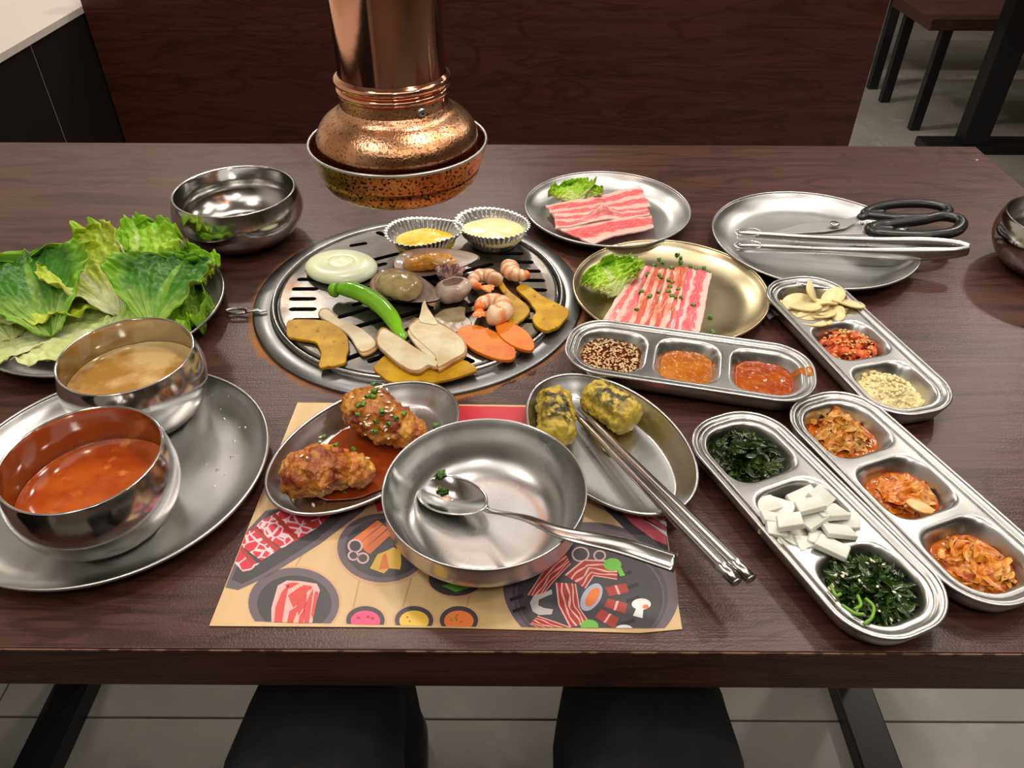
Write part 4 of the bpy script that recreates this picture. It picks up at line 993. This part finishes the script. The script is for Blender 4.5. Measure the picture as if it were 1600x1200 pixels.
leaf(at(965, 462, .006), at(935, 412, .030), .085, LG, 'frilly lettuce leaf on the left of the brassy plate', .012, .01, .008, 24, .5, nu=48)
leaf(at(968, 440, .010), at(985, 405, .030), .045, LG, 'small upright lettuce frill behind the marinated pork', .008, .008, .004, 25, .5, nu=36, nv=30)
slice4([(942, 500), (998, 417), (1022, 420), (985, 515)], .012, PK, 'leftmost marinated pork slice with a wide fat edge', 2, .003, 6)
slice4([(980, 512), (1018, 420), (1048, 421), (1020, 520)], .014, PK3, 'second marinated pork slice from the left, brown with glaze', 3, .003, 8)
slice4([(1012, 518), (1044, 421), (1075, 420), (1052, 522)], .016, PK3, 'third marinated pork slice, glazed orange-brown in the centre', 3, .004, 9)
slice4([(1035, 519), (1066, 419), (1112, 430), (1092, 522)], .015, PK4, 'rightmost marbled pink pork slice on the brassy plate', 2, .004, 12)
meat_b = [bvh(o) for o in bpy.data.objects if o.name.startswith('pork_slice')]+[bvh([c for c in goldplate.children if c.name.startswith('dish')][0])]
CH = [(993, 405), (1030, 407), (1035, 411), (1058, 400), (1064, 405), (1063, 412), (1022, 417), (1049, 420), (1078, 417), (1087, 422), (1100, 420), (1107, 427), (1010, 432), (1012, 429), (1030, 433), (1044, 440), (1046, 450), (1060, 454), (1028, 459), (1002, 457), (1016, 465), (1049, 464), (1055, 467), (1063, 467), (1083, 479), (994, 486), (1110, 497), (1112, 521), (1000, 460), (1045, 458), (1050, 443), (1034, 436)]
scatter_chives(CH, meat_b, 'cut green chive ring scattered over the marinated pork', 'chives on the brassy plate', .01)
ps = [hit(random.gauss(1040, 16), random.gauss(465, 22), meat_b)[0] for _ in range(70)]
V, Fc = seeds([p for p in ps if p is not None], .0010); tag(mk('sesame_seeds', V, Fc, SESW, None, at(1040, 465, .018)), 'sesame seeds sprinkled on the marinated pork', 'sesame seeds', kind='stuff')

# ------------------------------------------------------------ fried chicken
CRUST = M('glazed_chicken_crust', (.46, .15, .014), .26, 0, (.22, .028, .004), 60, 6, (.44, .62), bump=1, bscale=300, bdetail=6, col3=(.60, .28, .04), scale3=45, ramp3=(.50, .62), coat=.2)
def chicken(pts, rad, label, seed):
    P = [at(x, y, z_) for x, y, z_ in pts]; P = [p+Vector((seed*0, 0, 0)) for p in P]
    V, Fc, uv = lump(P, rad, 110, 84, .86, .0050, 62)
    V = [v+Vector((0, 0, 0)) for v in V]; 
    out = []
    for v in V:
        q = v*210; out.append(v+Vector((noise.noise(q), noise.noise(q+Vector((9, 0, 0))), noise.noise(q+Vector((0, 9, 0)))))*.0017)
    for v in out: v.z = max(v.z, .0026)
    return tag(mk('fried_chicken', out, Fc, CRUST, None, (P[1].x, P[1].y, .003)), label, 'fried chicken')
c1 = chicken([(448, 735, .020), (475, 738, .024), (505, 732, .026), (545, 735, .020), (588, 738, .016)], [.016, .0225, .0235, .0165, .0125], 'front glazed fried chicken piece at the near end of the oval plate', 1)
c2 = chicken([(558, 622, .026), (575, 640, .030), (600, 655, .028), (632, 672, .022), (662, 690, .017)], [.017, .0225, .0215, .0170, .0135], 'rear glazed fried chicken piece topped with chives and sesame', 2)
GLZ = M('chicken_glaze', (.30, .045, .006), .07, 0, (.22, .03, .004), 40, 3, coat=.6)
slab('sauce_pool', [(512, 690), (540, 668), (575, 668), (620, 690), (648, 705), (628, 740), (600, 762), (560, 778), (515, 782), (478, 772), (500, 730)], .0026, .0016, GLZ, 'red-brown glaze pooled between the chicken pieces', 'sauce', jit=.0003)
CB = [bvh(c1), bvh(c2), bvh([c for c in chick_plate.children if c.name.startswith('dish')][0])]
scatter_chives([(585, 603), (587, 613), (575, 622), (583, 622), (567, 633), (560, 635), (596, 646), (620, 655), (632, 649), (587, 661), (608, 665), (586, 676), (559, 649), (524, 697), (507, 684), (554, 704)], CB, 'green chive ring sprinkled on the fried chicken', 'chives on the chicken', .006, .72)
scatter_chives([(681, 667), (538, 772)], CB, 'green chive ring lying on the bare steel of the chicken plate', 'chives fallen beside the chicken', .006, .72)
sp_ = seeds([Vector((0, 0, .0010))], .0016); seed0 = None
SP = [(600, 602), (595, 607), (593, 613), (597, 618), (577, 614), (568, 624), (605, 610), (551, 622), (608, 630), (611, 643), (605, 638), (613, 639), (604, 644), (611, 650), (575, 650), (572, 655), (570, 660), (578, 663), (576, 666), (581, 673), (571, 680), (601, 668), (603, 673), (608, 686), (533, 676), (553, 694), (547, 696), (560, 693), (562, 705), (583, 700), (582, 707), (575, 713), (575, 717), (502, 684), (500, 691), (471, 714), (480, 716), (590, 720), (570, 683), (565, 768), (490, 790), (595, 743), (564, 663), (573, 665)]
for px, py in SP:
    p, n = hit(px, py, CB, .006)
    if seed0 is None: o = seed0 = mk('sesame_seed', *sp_, SESW)
    else: o = seed0.copy(); COL.objects.link(o)
    o.location = p; o.rotation_euler = (0, 0, random.uniform(0, 6)); tag(o, 'white sesame seed sprinkled over the glazed fried chicken', 'sesame seed', 'sesame seeds on the chicken')

# ------------------------------------------------------------ fried seaweed rolls
def rollmat():
    m = M('battered_seaweed', (.50, .36, .05), .5); g = NT(m); uv = g.coord('UV'); sp = g.n('SeparateXYZ'); g.inp(sp.inputs[0], uv); p = g.coord('Object')
    u, v = sp.outputs[0], sp.outputs[1]; n = g.noise(p, 120, 5); n2 = g.noise(p, 34, 3)
    topm = g.rmp(g.math('ABSOLUTE', g.math('SUBTRACT', v, .27)), .10, .22, 1, 0); end = g.rmp(g.math('ABSOLUTE', g.math('SUBTRACT', u, .5)), .26, .36, 1, 0)
    k = g.math('MULTIPLY', g.math('MULTIPLY', topm, end), g.rmp(g.math('ADD', n, g.math('MULTIPLY', g.math('SUBTRACT', n2, .5), .6)), .40, .56))
    col = g.mix(g.rmp(n, .35, .65), (.62, .45, .06), (.36, .25, .02)); col = g.mix(g.math('MULTIPLY', k, .93), col, (.012, .014, .008))
    g.inp(g.b.inputs['Base Color'], col); g.b.inputs['Coat Weight'].default_value = .2; g.bump(n, .7, .002); return m
RM = rollmat()
def roll(p0, p1, r, label, fl):
    A, B = Vector(p0), Vector(p1); P = [A+(B-A)*k/3 for k in range(4)]
    V, Fc, uv = lump(P, [r*.95, r, r*1.02, r*.98], 80, 72, fl, .0030, 135); out = []
    L = len(spline(P, 64))
    for v in V: v.z = max(v.z, .0022); out.append(v)
    return tag(mk('seaweed_roll', out, Fc, RM, None, (A.x, A.y, .002), uv=uv), label, 'fried roll')
r1_ = roll(at(867, 614, .018), at(869, 690, .018), .0165, 'left fried seaweed roll in yellow batter, pointing at the camera', .95)
r2_ = roll(at(919, 610, .020), at(992, 660, .020), .0180, 'right fried seaweed roll with dark seaweed showing on top', .92)

# ------------------------------------------------------------ cutlery
def stick(p0, p1, label):
    A, B = Vector(p0), Vector(p1); P = [A+(B-A)*k/12 for k in range(13)]; R_ = [.0024+.0028*min(1, k/8) for k in range(13)]
    t = thing('chopstick', label, 'chopstick', A)
    V, Fc, _ = tube(P, R_, 16, .82); mk('shaft', V, Fc, STEELP, t)
    d = (B-A).normalized(); V, Fc, _ = tube([B-d*.0005, B+d*.0012], [.0044, .0036], 14, .82); mk('end_cap', V, Fc, STEELD, t)
stick(at(893, 641, .0130), at(1151, 909, .036), 'left steel chopstick of the pair resting on the oval plate')
stick(at(905, 638, .0130), at(1173, 904, .036), 'right steel chopstick of the pair resting on the oval plate')
# spoon
def spoon():
    c = at(708, 777, .018); e = at(1056, 880, .058); nk = at(768, 799, .026); rim = at(880, 833, .0555)
    d = (e-c); d.z = 0; d.normalize(); s = Vector((-d.y, d.x, 0)); t = thing('spoon', 'long-handled steel spoon resting in the wide bowl', 'spoon', c)
    a, b = .0330, .0215; V, Fc = [], []; n, m = 48, 12
    tl = (nk.z-.014)/.06
    for i in range(m+1):
        k = max(i/m, .003)
        for j in range(n):
            q = 2*PI*j/n; x = a*cos(q)*k; y = b*sin(q)*k*(1-.12*cos(q)); V.append(c+d*x+s*y+Vector((0, 0, x*.13-.0075*(1-k*k)+.002)))
    for i in range(m):
        for j in range(n): q = (j+1) % n; Fc.append((i*n+j, i*n+q, (i+1)*n+q, (i+1)*n+j))
    o = mk('spoon_bowl', V, Fc, STEELP, t); solid(o, .0011, -1); bb = GEO[o.name]
    P = spline([c+d*(a-.002)+Vector((0, 0, .0050)), nk, (nk+rim)/2+Vector((0, 0, .004)), rim, (rim+e)/2+Vector((0, 0, .0030)), e], 60)
    Wd = interp([.0040, .0030, .0040, .0060, .0080, .0088], 60)
    V, Fc, _ = tube(P, Wd, 14, .28); mk('handle', V, Fc, STEELP, t)
    return o
spb = spoon()
HB = [bvh(spb)]
HERB = M('cooked_green_herb', (.03, .10, .012), .3, 0, (.10, .22, .03), 150, 2)
for px, py, lab in ((688, 745, 'dark green herb scrap at the back of the spoon bowl'), (692, 769, 'bright green herb scrap in the middle of the spoon bowl')):
    p, n = hit(px, py, HB, .02); V, Fc = join([ribbon(p+Vector((random.uniform(-.003, .003), random.uniform(-.002, .002), .0015)), .010, .004, .4, 1.5, .5) for _ in range(5)])
    tag(mk('herb_scrap', V, Fc, HERB, None, p), lab, 'herb')
# tongs
def tongs():
    t = thing('serving_tongs', 'steel serving tongs with dimpled grips lying across the plate', 'tongs', at(1300, 385, .02))
    def arm(pts, hw, nm):
        P = spline(pts, 60); Hs = interp(hw, 60); V, Fc = [], []
        for i, p in enumerate(P):
            for e in (-1, -.4, .4, 1):
                tt = (P[min(i+1, 60)]-P[max(i-1, 0)]).normalized(); sd = tt.cross(Vector((0, 0, 1))).normalized()
                V.append(p+Vector((0, 0, 1.0*Hs[i]*e))-sd*(.22*Hs[i]*e)+sd*(.0020*(1-e*e)))
        for i in range(60):
            for j in range(3): k = i*4+j; Fc.append((k, k+1, k+5, k+4))
        o = mk(nm, V, Fc, STEEL, t); solid(o, .0010, 0); return P, o
    P1, o1 = arm([at(1152, 366, .024), at(1200, 369, .026), at(1280, 374, .028), at(1370, 378, .030), at(1440, 380, .032), at(1490, 383, .034), at(1513, 389, .034)], [.0055, .0055, .0050, .0058, .0075, .0065, .0062], 'arm')
    P2, o2 = arm([at(1152, 386, .020), at(1200, 388, .021), at(1280, 391, .023), at(1370, 395, .026), at(1440, 397, .029), at(1490, 395, .032), at(1513, 391, .034)], [.0055, .0055, .0045, .0060, .0080, .0068, .0062], 'arm')
    for (x, y, z_) in ((1168, 366, .0265), (1168, 386, .0225)):
        c = at(x, y, z_); d = Vector((1, -.02, 0)); mk('tip_loop', *tube([c+Vector((.017*cos(k*PI/14), .0048*sin(k*PI/14), .0032*sin(k*PI/14)+.0026)) for k in range(28)], .0011, 8, closed=True)[:2], STEELP, t)
    V, Fc = lathe(smoothprof([(.0001, .0018), (.0013, .0014), (.0021, 0)], 5), 10)
    me0 = None
    for P, z0 in ((P1, 0), (P2, 0)):
        for i in range(38, 53, 2):
            for e in ((-.45, .1, .6) if i % 4 else (-.2, .35)):
                p = P[i]; tt = (P[i+1]-P[i-1]).normalized(); sd = tt.cross(Vector((0, 0, 1))).normalized(); q = p+Vector((0, 0, .0070*e))-sd*(.22*.0070*e)+sd*.0022
                R = Vector((0, 0, 1)).rotation_difference(sd+Vector((0, 0, .22))).to_matrix()
                if me0 is None: o = mk('dimple', [R @ Vector(v) for v in V], Fc, STEELP, t); me0 = o
                else: o = me0.copy(); COL.objects.link(o)
                o.location = q-wl(t)
tongs()
# scissors
def scissors():
    t = thing('kitchen_scissors', 'kitchen scissors with black loop handles lying on the plate rim', 'scissors', at(1305, 352, .024))
    def blade(px, z0, z1, nm):
        n = len(px); xs = [p[0] for p in px]; P = [at(x, y, z0+(z1-z0)*(x-min(xs))/(max(xs)-min(xs))) for x, y in px]
        V = [p+Vector((0, 0, .0009)) for p in P]+[p-Vector((0, 0, .0009)) for p in P]
        Fc = [tuple(range(n)), tuple(range(2*n-1, n-1, -1))]+[(i, i+n, (i+1) % n+n, (i+1) % n) for i in range(n)]
        o = mk(nm, V, Fc, ROUGHS, t, smooth=False); bev(o, .0005, 1)
    blade([(1203, 364), (1250, 351), (1290, 345), (1320, 343), (1345, 337), (1350, 340), (1322, 356), (1290, 362), (1240, 365)], .012, .028, 'blade')
    blade([(1215, 367), (1270, 360), (1300, 355), (1330, 352), (1362, 350), (1360, 366), (1310, 367), (1260, 368)], .010, .024, 'blade')
    c = at(1304, 351, .0275); V, Fc = lathe(smoothprof([(.0001, .0030), (.0045, .0028), (.0062, .0015), (.0064, -.001)], 8), 20, c); mk('pivot_screw', V, Fc, STEELP, t)
    def loop(px, z0, r, nm):
        P = closed_spline([at(x, y, z_) for x, y, z_ in px], 72); mk(nm, *tube(P, r, 12, .8, closed=True)[:2], BLACKP, t)
    loop([(1352, 334, .030), (1372, 324, .032), (1400, 319, .034), (1440, 318, .034), (1468, 322, .034), (1481, 329, .033), (1474, 337, .033), (1445, 341, .033), (1410, 341, .033), (1378, 338, .031)], 0, .0072, 'handle_loop')
    loop([(1360, 358, .028), (1375, 352, .029), (1395, 350, .030), (1440, 344, .032), (1470, 338, .033), (1496, 342, .033), (1502, 352, .032), (1488, 363, .031), (1450, 368, .030), (1400, 367, .028), (1370, 364, .028)], 0, .0080, 'handle_loop')
    V, Fc, _ = lump([at(1340, 341, .029), at(1360, 335, .030), at(1385, 330, .032)], [.006, .007, .004], 16, 14, .7); mk('handle_shank', V, Fc, BLACKP, t)
    V, Fc, _ = lump([at(1354, 361, .027), at(1375, 359, .028), at(1400, 358, .029)], [.0085, .0085, .005], 16, 14, .7); mk('handle_shank', V, Fc, BLACKP, t)
    for i in range(7):
        x = 1347+i*9; p = at(x, 349-i*.6, .029); V, Fc = lathe([(.0001, .002), (.002, .001), (.002, -.002)], 8, p); mk('grip_tooth', V, Fc, STEEL, t)
scissors()

# ------------------------------------------------------------ placemat with printed pictures
MATQ = [(465, 629), (900, 634), (1032, 640), (1037, 800), (1050, 885), (1066, 983), (1000, 989), (700, 981), (327, 978)]
PAPER = M('placemat_wood_print', (.66, .46, .24), .42, 0, (.60, .40, .19), 3, 4, (.4, .65), stretch=(14, 1.2, 1))
t = mat_ = thing('placemat', 'paper placemat printed with barbecue food pictures on tan boards', 'placemat', at(700, 800, 0))
P = [at(x, y, .0009) for x, y in MATQ]; V, Fc = prism([(p.x, p.y) for p in P], .0006, .0010); mk('paper_sheet', V, Fc, PAPER, t, smooth=False)
def clip(poly, C):
    out = poly; n = len(C); ar = sum(C[i][0]*C[(i+1) % n][1]-C[(i+1) % n][0]*C[i][1] for i in range(n)); sg = 1 if ar > 0 else -1
    for i in range(n):
        a, b = C[i], C[(i+1) % n]; src = out; out = []
        def sd(p): return sg*((b[0]-a[0])*(p[1]-a[1])-(b[1]-a[1])*(p[0]-a[0]))
        for j in range(len(src)):
            p, q = src[j], src[(j+1) % len(src)]; d1, d2 = sd(p), sd(q)
            if d1 >= 0: out.append(p)
            if (d1 >= 0) != (d2 >= 0): k = d1/(d1-d2); out.append((p[0]+(q[0]-p[0])*k, p[1]+(q[1]-p[1])*k))
        if len(out) < 3: return []
    return out
CV = [(465, 629), (1032, 640), (1064, 982), (1000, 987), (700, 979), (329, 976)]
class Print:
    def __init__(s, name, label=None): s.V = []; s.F = []; s.mi = []; s.mats = []; s.name = name; s.label = label
    def poly(s, px, mat, layer, sm=0):
        if sm: px = [(p.x, p.y) for p in closed_spline([(x, y, 0) for x, y in px], sm)]
        q = clip(px, CV)
        if len(q) < 3: return
        if mat not in s.mats: s.mats.append(mat)
        k = len(s.V); pts = [at(x, y, .0010+.00013*layer) for x, y in q]; s.V += pts
        f = tuple(range(k, k+len(pts))); ar = sum(pts[i].x*pts[(i+1) % len(pts)].y-pts[(i+1) % len(pts)].x*pts[i].y for i in range(len(pts)))
        s.F.append(f if ar > 0 else f[::-1]); s.mi.append(s.mats.index(mat))
    def ell(s, cx, cy, rx, ry, mat, layer, rot=0, n=48):
        s.poly([(cx+rx*cos(2*PI*i/n)*cos(rot)-ry*sin(2*PI*i/n)*sin(rot), cy+rx*cos(2*PI*i/n)*sin(rot)+ry*sin(2*PI*i/n)*cos(rot)) for i in range(n)], mat, layer)
    def ring(s, cx, cy, rx, ry, w, mat, inner, layer): s.ell(cx, cy, rx, ry, mat, layer, n=28); s.ell(cx, cy, rx-w, ry-w*.85, inner, layer+1, n=28)
    def done(s):
        o = mk(s.name, s.V, s.F, s.mats, mat_, smooth=False, mi=s.mi)
        if s.label: o['label'] = s.label
def ink(n, c, **k): return M('ink_'+n, c, .42, **k)
I_PL, I_RIM, I_SH = ink('plate_charcoal', (.060, .055, .062)), ink('plate_rim_grey', (.135, .105, .125)), ink('soft_edge', (.62, .36, .19))
I_RED, I_DRED, I_PINK, I_WH, I_GR, I_YE, I_OR, I_MAG = ink('red', (.62, .07, .06)), ink('deep_red', (.40, .045, .035)), ink('pink', (.80, .42, .38)), ink('white', (.80, .78, .78)), ink('green', (.16, .48, .06)), ink('yellow', (.80, .50, .07)), ink('orange', (.80, .20, .05)), ink('magenta', (.72, .08, .20))
I_MARB = M('ink_marbled_beef', (.80, .60, .62), .42, 0, (.62, .035, .06), 115, 2, (.05, .09), voro=True)
I_BAC = M('ink_bacon', (.50, .06, .04), .42, 0, (.76, .40, .32), 5, 2, (.54, .58), stretch=(8, 20, 1))
I_BROWN = ink('board_line', (.50, .31, .15)); I_ONI = ink('onion_pink', (.66, .42, .44)); I_CAR = ink('carrot', (.78, .19, .06)); I_DARKR = ink('banner_red', (.58, .03, .045))
g_ = Print('printed_boards')
for a, b in (((480, 850), (452, 900)), ((566, 880), (545, 975)), ((645, 890), (620, 975)), ((735, 920), (720, 975))):
    g_.poly([a, (a[0]+3, a[1]), (b[0]+3, b[1]), b], I_BROWN, .4)
g_.poly([(560, 628), (1034, 640), (1034, 672), (960, 700), (700, 760), (590, 800), (560, 700)], I_DARKR, .5); g_.poly([(722, 660), (760, 655), (800, 657), (826, 668), (826, 700), (700, 700)], I_WH, 1.2, 30)
g_.ell(500, 676, 46, 24, ink('rose', (.76, .45, .40)), .6, -.5)
g_.done()
g_ = Print('printed_platter', 'grey platter of marbled beef rolls printed at the mat left')
g_.poly([(352, 918), (385, 830), (415, 798), (470, 788), (560, 770), (582, 778), (566, 800), (500, 850), (420, 900), (372, 922)], I_RIM, 1)
g_.poly([(362, 905), (392, 836), (420, 800), (475, 790), (545, 778), (560, 782), (548, 800), (490, 846), (414, 894), (378, 912)], I_PL, 2)
cells = [((380, 893), (368, 868), (392, 838), (418, 868)), ((395, 850), (372, 862), (392, 826), (428, 865), (404, 878)), ((415, 812), (385, 830), (402, 878), (440, 858)), ((440, 800), (408, 813), (430, 862), (470, 840)), ((468, 796), (438, 800), (462, 845), (500, 820)), ((505, 792), (466, 796), (492, 826), (525, 800))]
CB_ = [[(367, 880), (378, 855), (402, 880), (408, 878), (390, 892), (380, 894)], [(376, 852), (385, 832), (402, 824), (437, 858), (408, 876)], [(398, 824), (410, 812), (430, 803), (468, 842), (440, 857)], [(430, 802), (442, 797), (462, 796), (497, 824), (468, 841)], [(462, 796), (505, 792), (524, 800), (497, 823)]]
for c_ in CB_: g_.poly(c_, I_MARB, 3.2)
for a, b in (((402, 880), (377, 853)), ((438, 858), (399, 823)), ((469, 842), (430, 801)), ((498, 824), (462, 795))): g_.poly([a, (a[0]-9, a[1]+3), (b[0]-5, b[1]+3), b], I_DRED, 4)
g_.done()
g_ = Print('printed_pork_plate', 'round grey plate with a red pork slice print')
g_.ell(460, 942, 74, 58, I_SH, .7); g_.ell(459, 942, 71, 55, I_RIM, 1); g_.ell(460, 943, 58, 44, I_PL, 2)
g_.poly([(424, 978), (424, 950), (434, 915), (448, 907), (470, 908), (495, 912), (500, 922), (492, 950), (486, 985), (455, 985)], I_PINK, 3)
for q in ([(444, 914), (456, 910), (468, 911), (452, 920)], [(474, 914), (488, 916), (486, 922), (470, 920)], [(466, 975), (468, 962), (476, 950), (474, 978)], [(492, 924), (498, 925), (494, 945), (489, 968), (486, 960)], [(428, 976), (430, 950), (440, 925), (452, 912), (446, 940), (440, 976)], [(450, 930), (470, 916), (482, 922), (474, 936), (458, 950)], [(448, 976), (452, 955), (468, 945), (456, 978)], [(476, 976), (474, 950), (486, 925), (490, 920), (486, 950), (482, 978)], [(462, 940), (480, 928), (478, 944), (466, 962)]): g_.poly(q, I_RED, 4)
g_.done()
g_ = Print('printed_vegetable_plate', 'round grey plate with carrot sticks, onion rings and pumpkin print')
g_.ell(598, 857, 75, 58, I_SH, .7); g_.ell(598, 856, 71, 54, I_RIM, 1.4); g_.ell(601, 856, 62, 46, I_PL, 2.2)
for i in range(3): g_.poly([(550+i*9, 843+i*8), (590+i*8, 813+i*7), (598+i*8, 818+i*7), (560+i*9, 850+i*8)], I_CAR, 3+.3*i)
for cx, cy, r in ((555, 853, 12), (552, 868, 9), (567, 872, 10)): g_.ring(cx, cy, r, r*.9, 3.2, I_ONI, I_PL, 4)
g_.poly([(578, 888), (590, 866), (605, 860), (615, 855), (626, 860), (627, 880), (625, 890), (608, 888), (600, 896)], I_YE, 3.5); g_.poly([(592, 890), (598, 868), (603, 864), (608, 888)], I_OR, 4); g_.poly([(603, 830), (612, 824), (618, 842), (608, 838)], I_GR, 3.2)
g_.done()
g_ = Print('printed_sauce_dishes', 'three small printed sauce dishes along the mat front edge')
for cx, c2_, nm in ((571, I_MAG, 0), (647, I_YE, 0), (717, I_OR, 0)):
    g_.ell(cx, 970, 33, 25, I_SH, .7); g_.ell(cx, 969, 30, 22, I_PL, 1); g_.ell(cx, 970, 23, 16, c2_, 2)
for k in range(14): g_.ell(random.choice([647, 717])+random.uniform(-15, 15), 968+random.uniform(-8, 6), 1.6, 1.2, I_DRED if k % 2 else I_GR, 3, n=8)
for x in (560, 575, 582): g_.ell(x, 967+random.uniform(-5, 5), 3, 2, I_DRED, 3, n=10)
g_.ell(714, 905, 46, 30, I_SH, .7); g_.ell(712, 905, 42, 26, I_PL, 1); g_.poly([(690, 915), (715, 910), (735, 918), (712, 925)], I_GR, 2)
g_.done()
g_ = Print('printed_grill', 'big round printed grill with bacon, shrimp, mussel and mushrooms')
g_.ell(924, 920, 138, 104, I_RIM, 1, .08, 72); g_.ell(922, 928, 122, 90, ink('grill_inner', (.085, .070, .085)), 1.7, .08, 72); g_.ell(922, 930, 116, 85, I_RIM, 2.3, .08, 72); g_.ell(922, 931, 114, 83, I_PL, 2.9, .08, 72)
for (x, y) in ((985, 893), (996, 912), (998, 932), (990, 968), (820, 948), (816, 930)): g_.poly([(x-20, y+5), (x, y-2), (x+3, y+3), (x-18, y+10)], ink('slot', (.025, .022, .026)), 3.6)
def bacon(Lf, Rg, layer=4.2):
    g_.poly(Lf+Rg[::-1], I_DRED, layer)
    def row(k, w0, w1, amp):
        pts = []
        for sgn in (0, 1):
            rr_ = []
            for i in range(13):
                s_ = i/12*(len(Lf)-1); j = min(int(s_), len(Lf)-2); f_ = s_-j
                l = (Lf[j][0]*(1-f_)+Lf[j+1][0]*f_, Lf[j][1]*(1-f_)+Lf[j+1][1]*f_); q = (Rg[j][0]*(1-f_)+Rg[j+1][0]*f_, Rg[j][1]*(1-f_)+Rg[j+1][1]*f_)
                kk = min(1, max(0, k+amp*sin(i*.9+k*9)+(sgn-.5)*(w0+(w1-w0)*abs(sin(i*.8+k*7))))); rr_.append((l[0]+(q[0]-l[0])*kk, l[1]+(q[1]-l[1])*kk))
            pts += rr_ if sgn == 0 else rr_[::-1]
        for i in range(12):
            g_.poly([pts[i], pts[i+1], pts[24-i], pts[25-i]], I_PINK, layer+.3)
    row(.04, .08, .08, 0); row(.30, .05, .10, .05); row(.56, .04, .12, .06); row(.78, .05, .08, .04); row(.97, .06, .06, 0)
bacon([(824, 930), (848, 893), (882, 863)], [(846, 932), (866, 908), (892, 881)])
bacon([(882, 898), (912, 874), (965, 876)], [(915, 920), (928, 900), (964, 906)])
bacon([(868, 910), (872, 945), (890, 980)], [(900, 912), (906, 950), (922, 974)])
bacon([(840, 962), (870, 972), (905, 985)], [(828, 975), (850, 985), (880, 996)])
for q in ([(946, 918), (978, 911), (983, 925), (952, 932)], [(950, 935), (980, 943), (977, 959), (944, 948)], [(940, 952), (967, 966), (960, 982), (929, 964)]):
    g_.poly(q, I_DRED, 4.2); (a, b, c_, d_) = q; m1 = ((a[0]+b[0])/2-2, (a[1]+b[1])/2); m2 = ((c_[0]+d_[0])/2-2, (c_[1]+d_[1])/2); g_.poly([m1, (m1[0]+4, m1[1]), (m2[0]+4, m2[1]), m2], I_PINK, 4.7)
g_.ell(924, 933, 24, 14, ink('shell_blue', (.42, .46, .58)), 4.9, -1.0); g_.ell(926, 933, 17, 8.5, I_OR, 5.4, -1.0)
for cx, cy, r in ((907, 866, 14), (937, 868, 10)): g_.ring(cx, cy, r, r*.85, 2.6, I_ONI, I_PL, 4.2)
SHW = ink('shrimp_grey', (.50, .46, .46))
g_.poly([(862, 921), (850, 926), (834, 930), (828, 942), (832, 955), (842, 961), (862, 960), (864, 952), (850, 950), (841, 946), (842, 937), (853, 932), (863, 928)], SHW, 4.4)
for x, y in ((957, 882), (921, 978)): g_.ell(x, y, 14, 10, I_GR, 5.2, n=16)
g_.poly([(964, 888), (970, 886), (977, 899), (969, 901)], I_GR, 5.2)
for x, y in ((1002, 944), (975, 985)): g_.ell(x, y, 15, 9, I_WH, 5, n=24); g_.poly([(x-5, y), (x+4, y), (x+2, y+22), (x-13, y+18)], I_WH, 5.2); g_.ell(x+7, y+4, 5, 3.5, I_OR, 5.6, n=12)
g_.done()
g_ = Print('printed_bacon_dish', 'bacon dish printed at the right edge of the mat')
g_.poly([(940, 790), (1000, 800), (1036, 795), (1046, 870), (1010, 855), (975, 825)], I_PL, 1.1); g_.poly([(968, 798), (1036, 792), (1042, 852), (1020, 842), (990, 820)], ink('bacon_pink', (.62, .12, .16)), 2)
for k in range(3): g_.poly([(978+k*16, 796), (986+k*16, 796), (1042, 838-k*15), (1041, 831-k*15)], I_WH, 3+.2*k)
g_.done()

# ------------------------------------------------------------ small bits
PAP = M('white_tissue_paper', (.78, .76, .72), .8)
for px, lab in (([(1198, 480), (1208, 478), (1213, 492), (1202, 499), (1197, 492)], 'scrap of white paper between brassy plate and garlic tray'), ([(1184, 547), (1191, 533), (1200, 546)], 'white paper corner poking out behind the sauce tray')):
    slab('paper_scrap', px, .0004, .0005, PAP, lab, 'paper', sharp=True, b=.0001)
WATER = M('water_drop', (.9, .92, .92), .03, 0, trans=1, ior=1.33)
out = []
dish = [c for c in soup_plate.children if c.name.startswith('dish')][0]; DB = [bvh(dish)]
for px, py, r in ((350, 655, .0016), (366, 690, .0014), (372, 708, .0012), (340, 735, .0018), (352, 742, .0014), (357, 620, .0012), (374, 668, .0009), (335, 760, .0010), (322, 725, .0012), (362, 715, .0018), (383, 668, .0013), (345, 640, .0009), (330, 618, .0010)):
    p, n = hit(px, py, DB, .006); V, Fc = lathe(smoothprof([(.0001, r*.5), (r*.7, r*.4), (r, 0.0)], 5), 12, p+Vector((0, 0, .0001))); out.append((V, Fc))
V, Fc = join(out); tag(mk('water_drops', V, Fc, WATER, None, at(355, 690, .004)), 'clear water drops on the rim of the soup plate', 'water drops', kind='stuff')
bpy.context.view_layer.update()
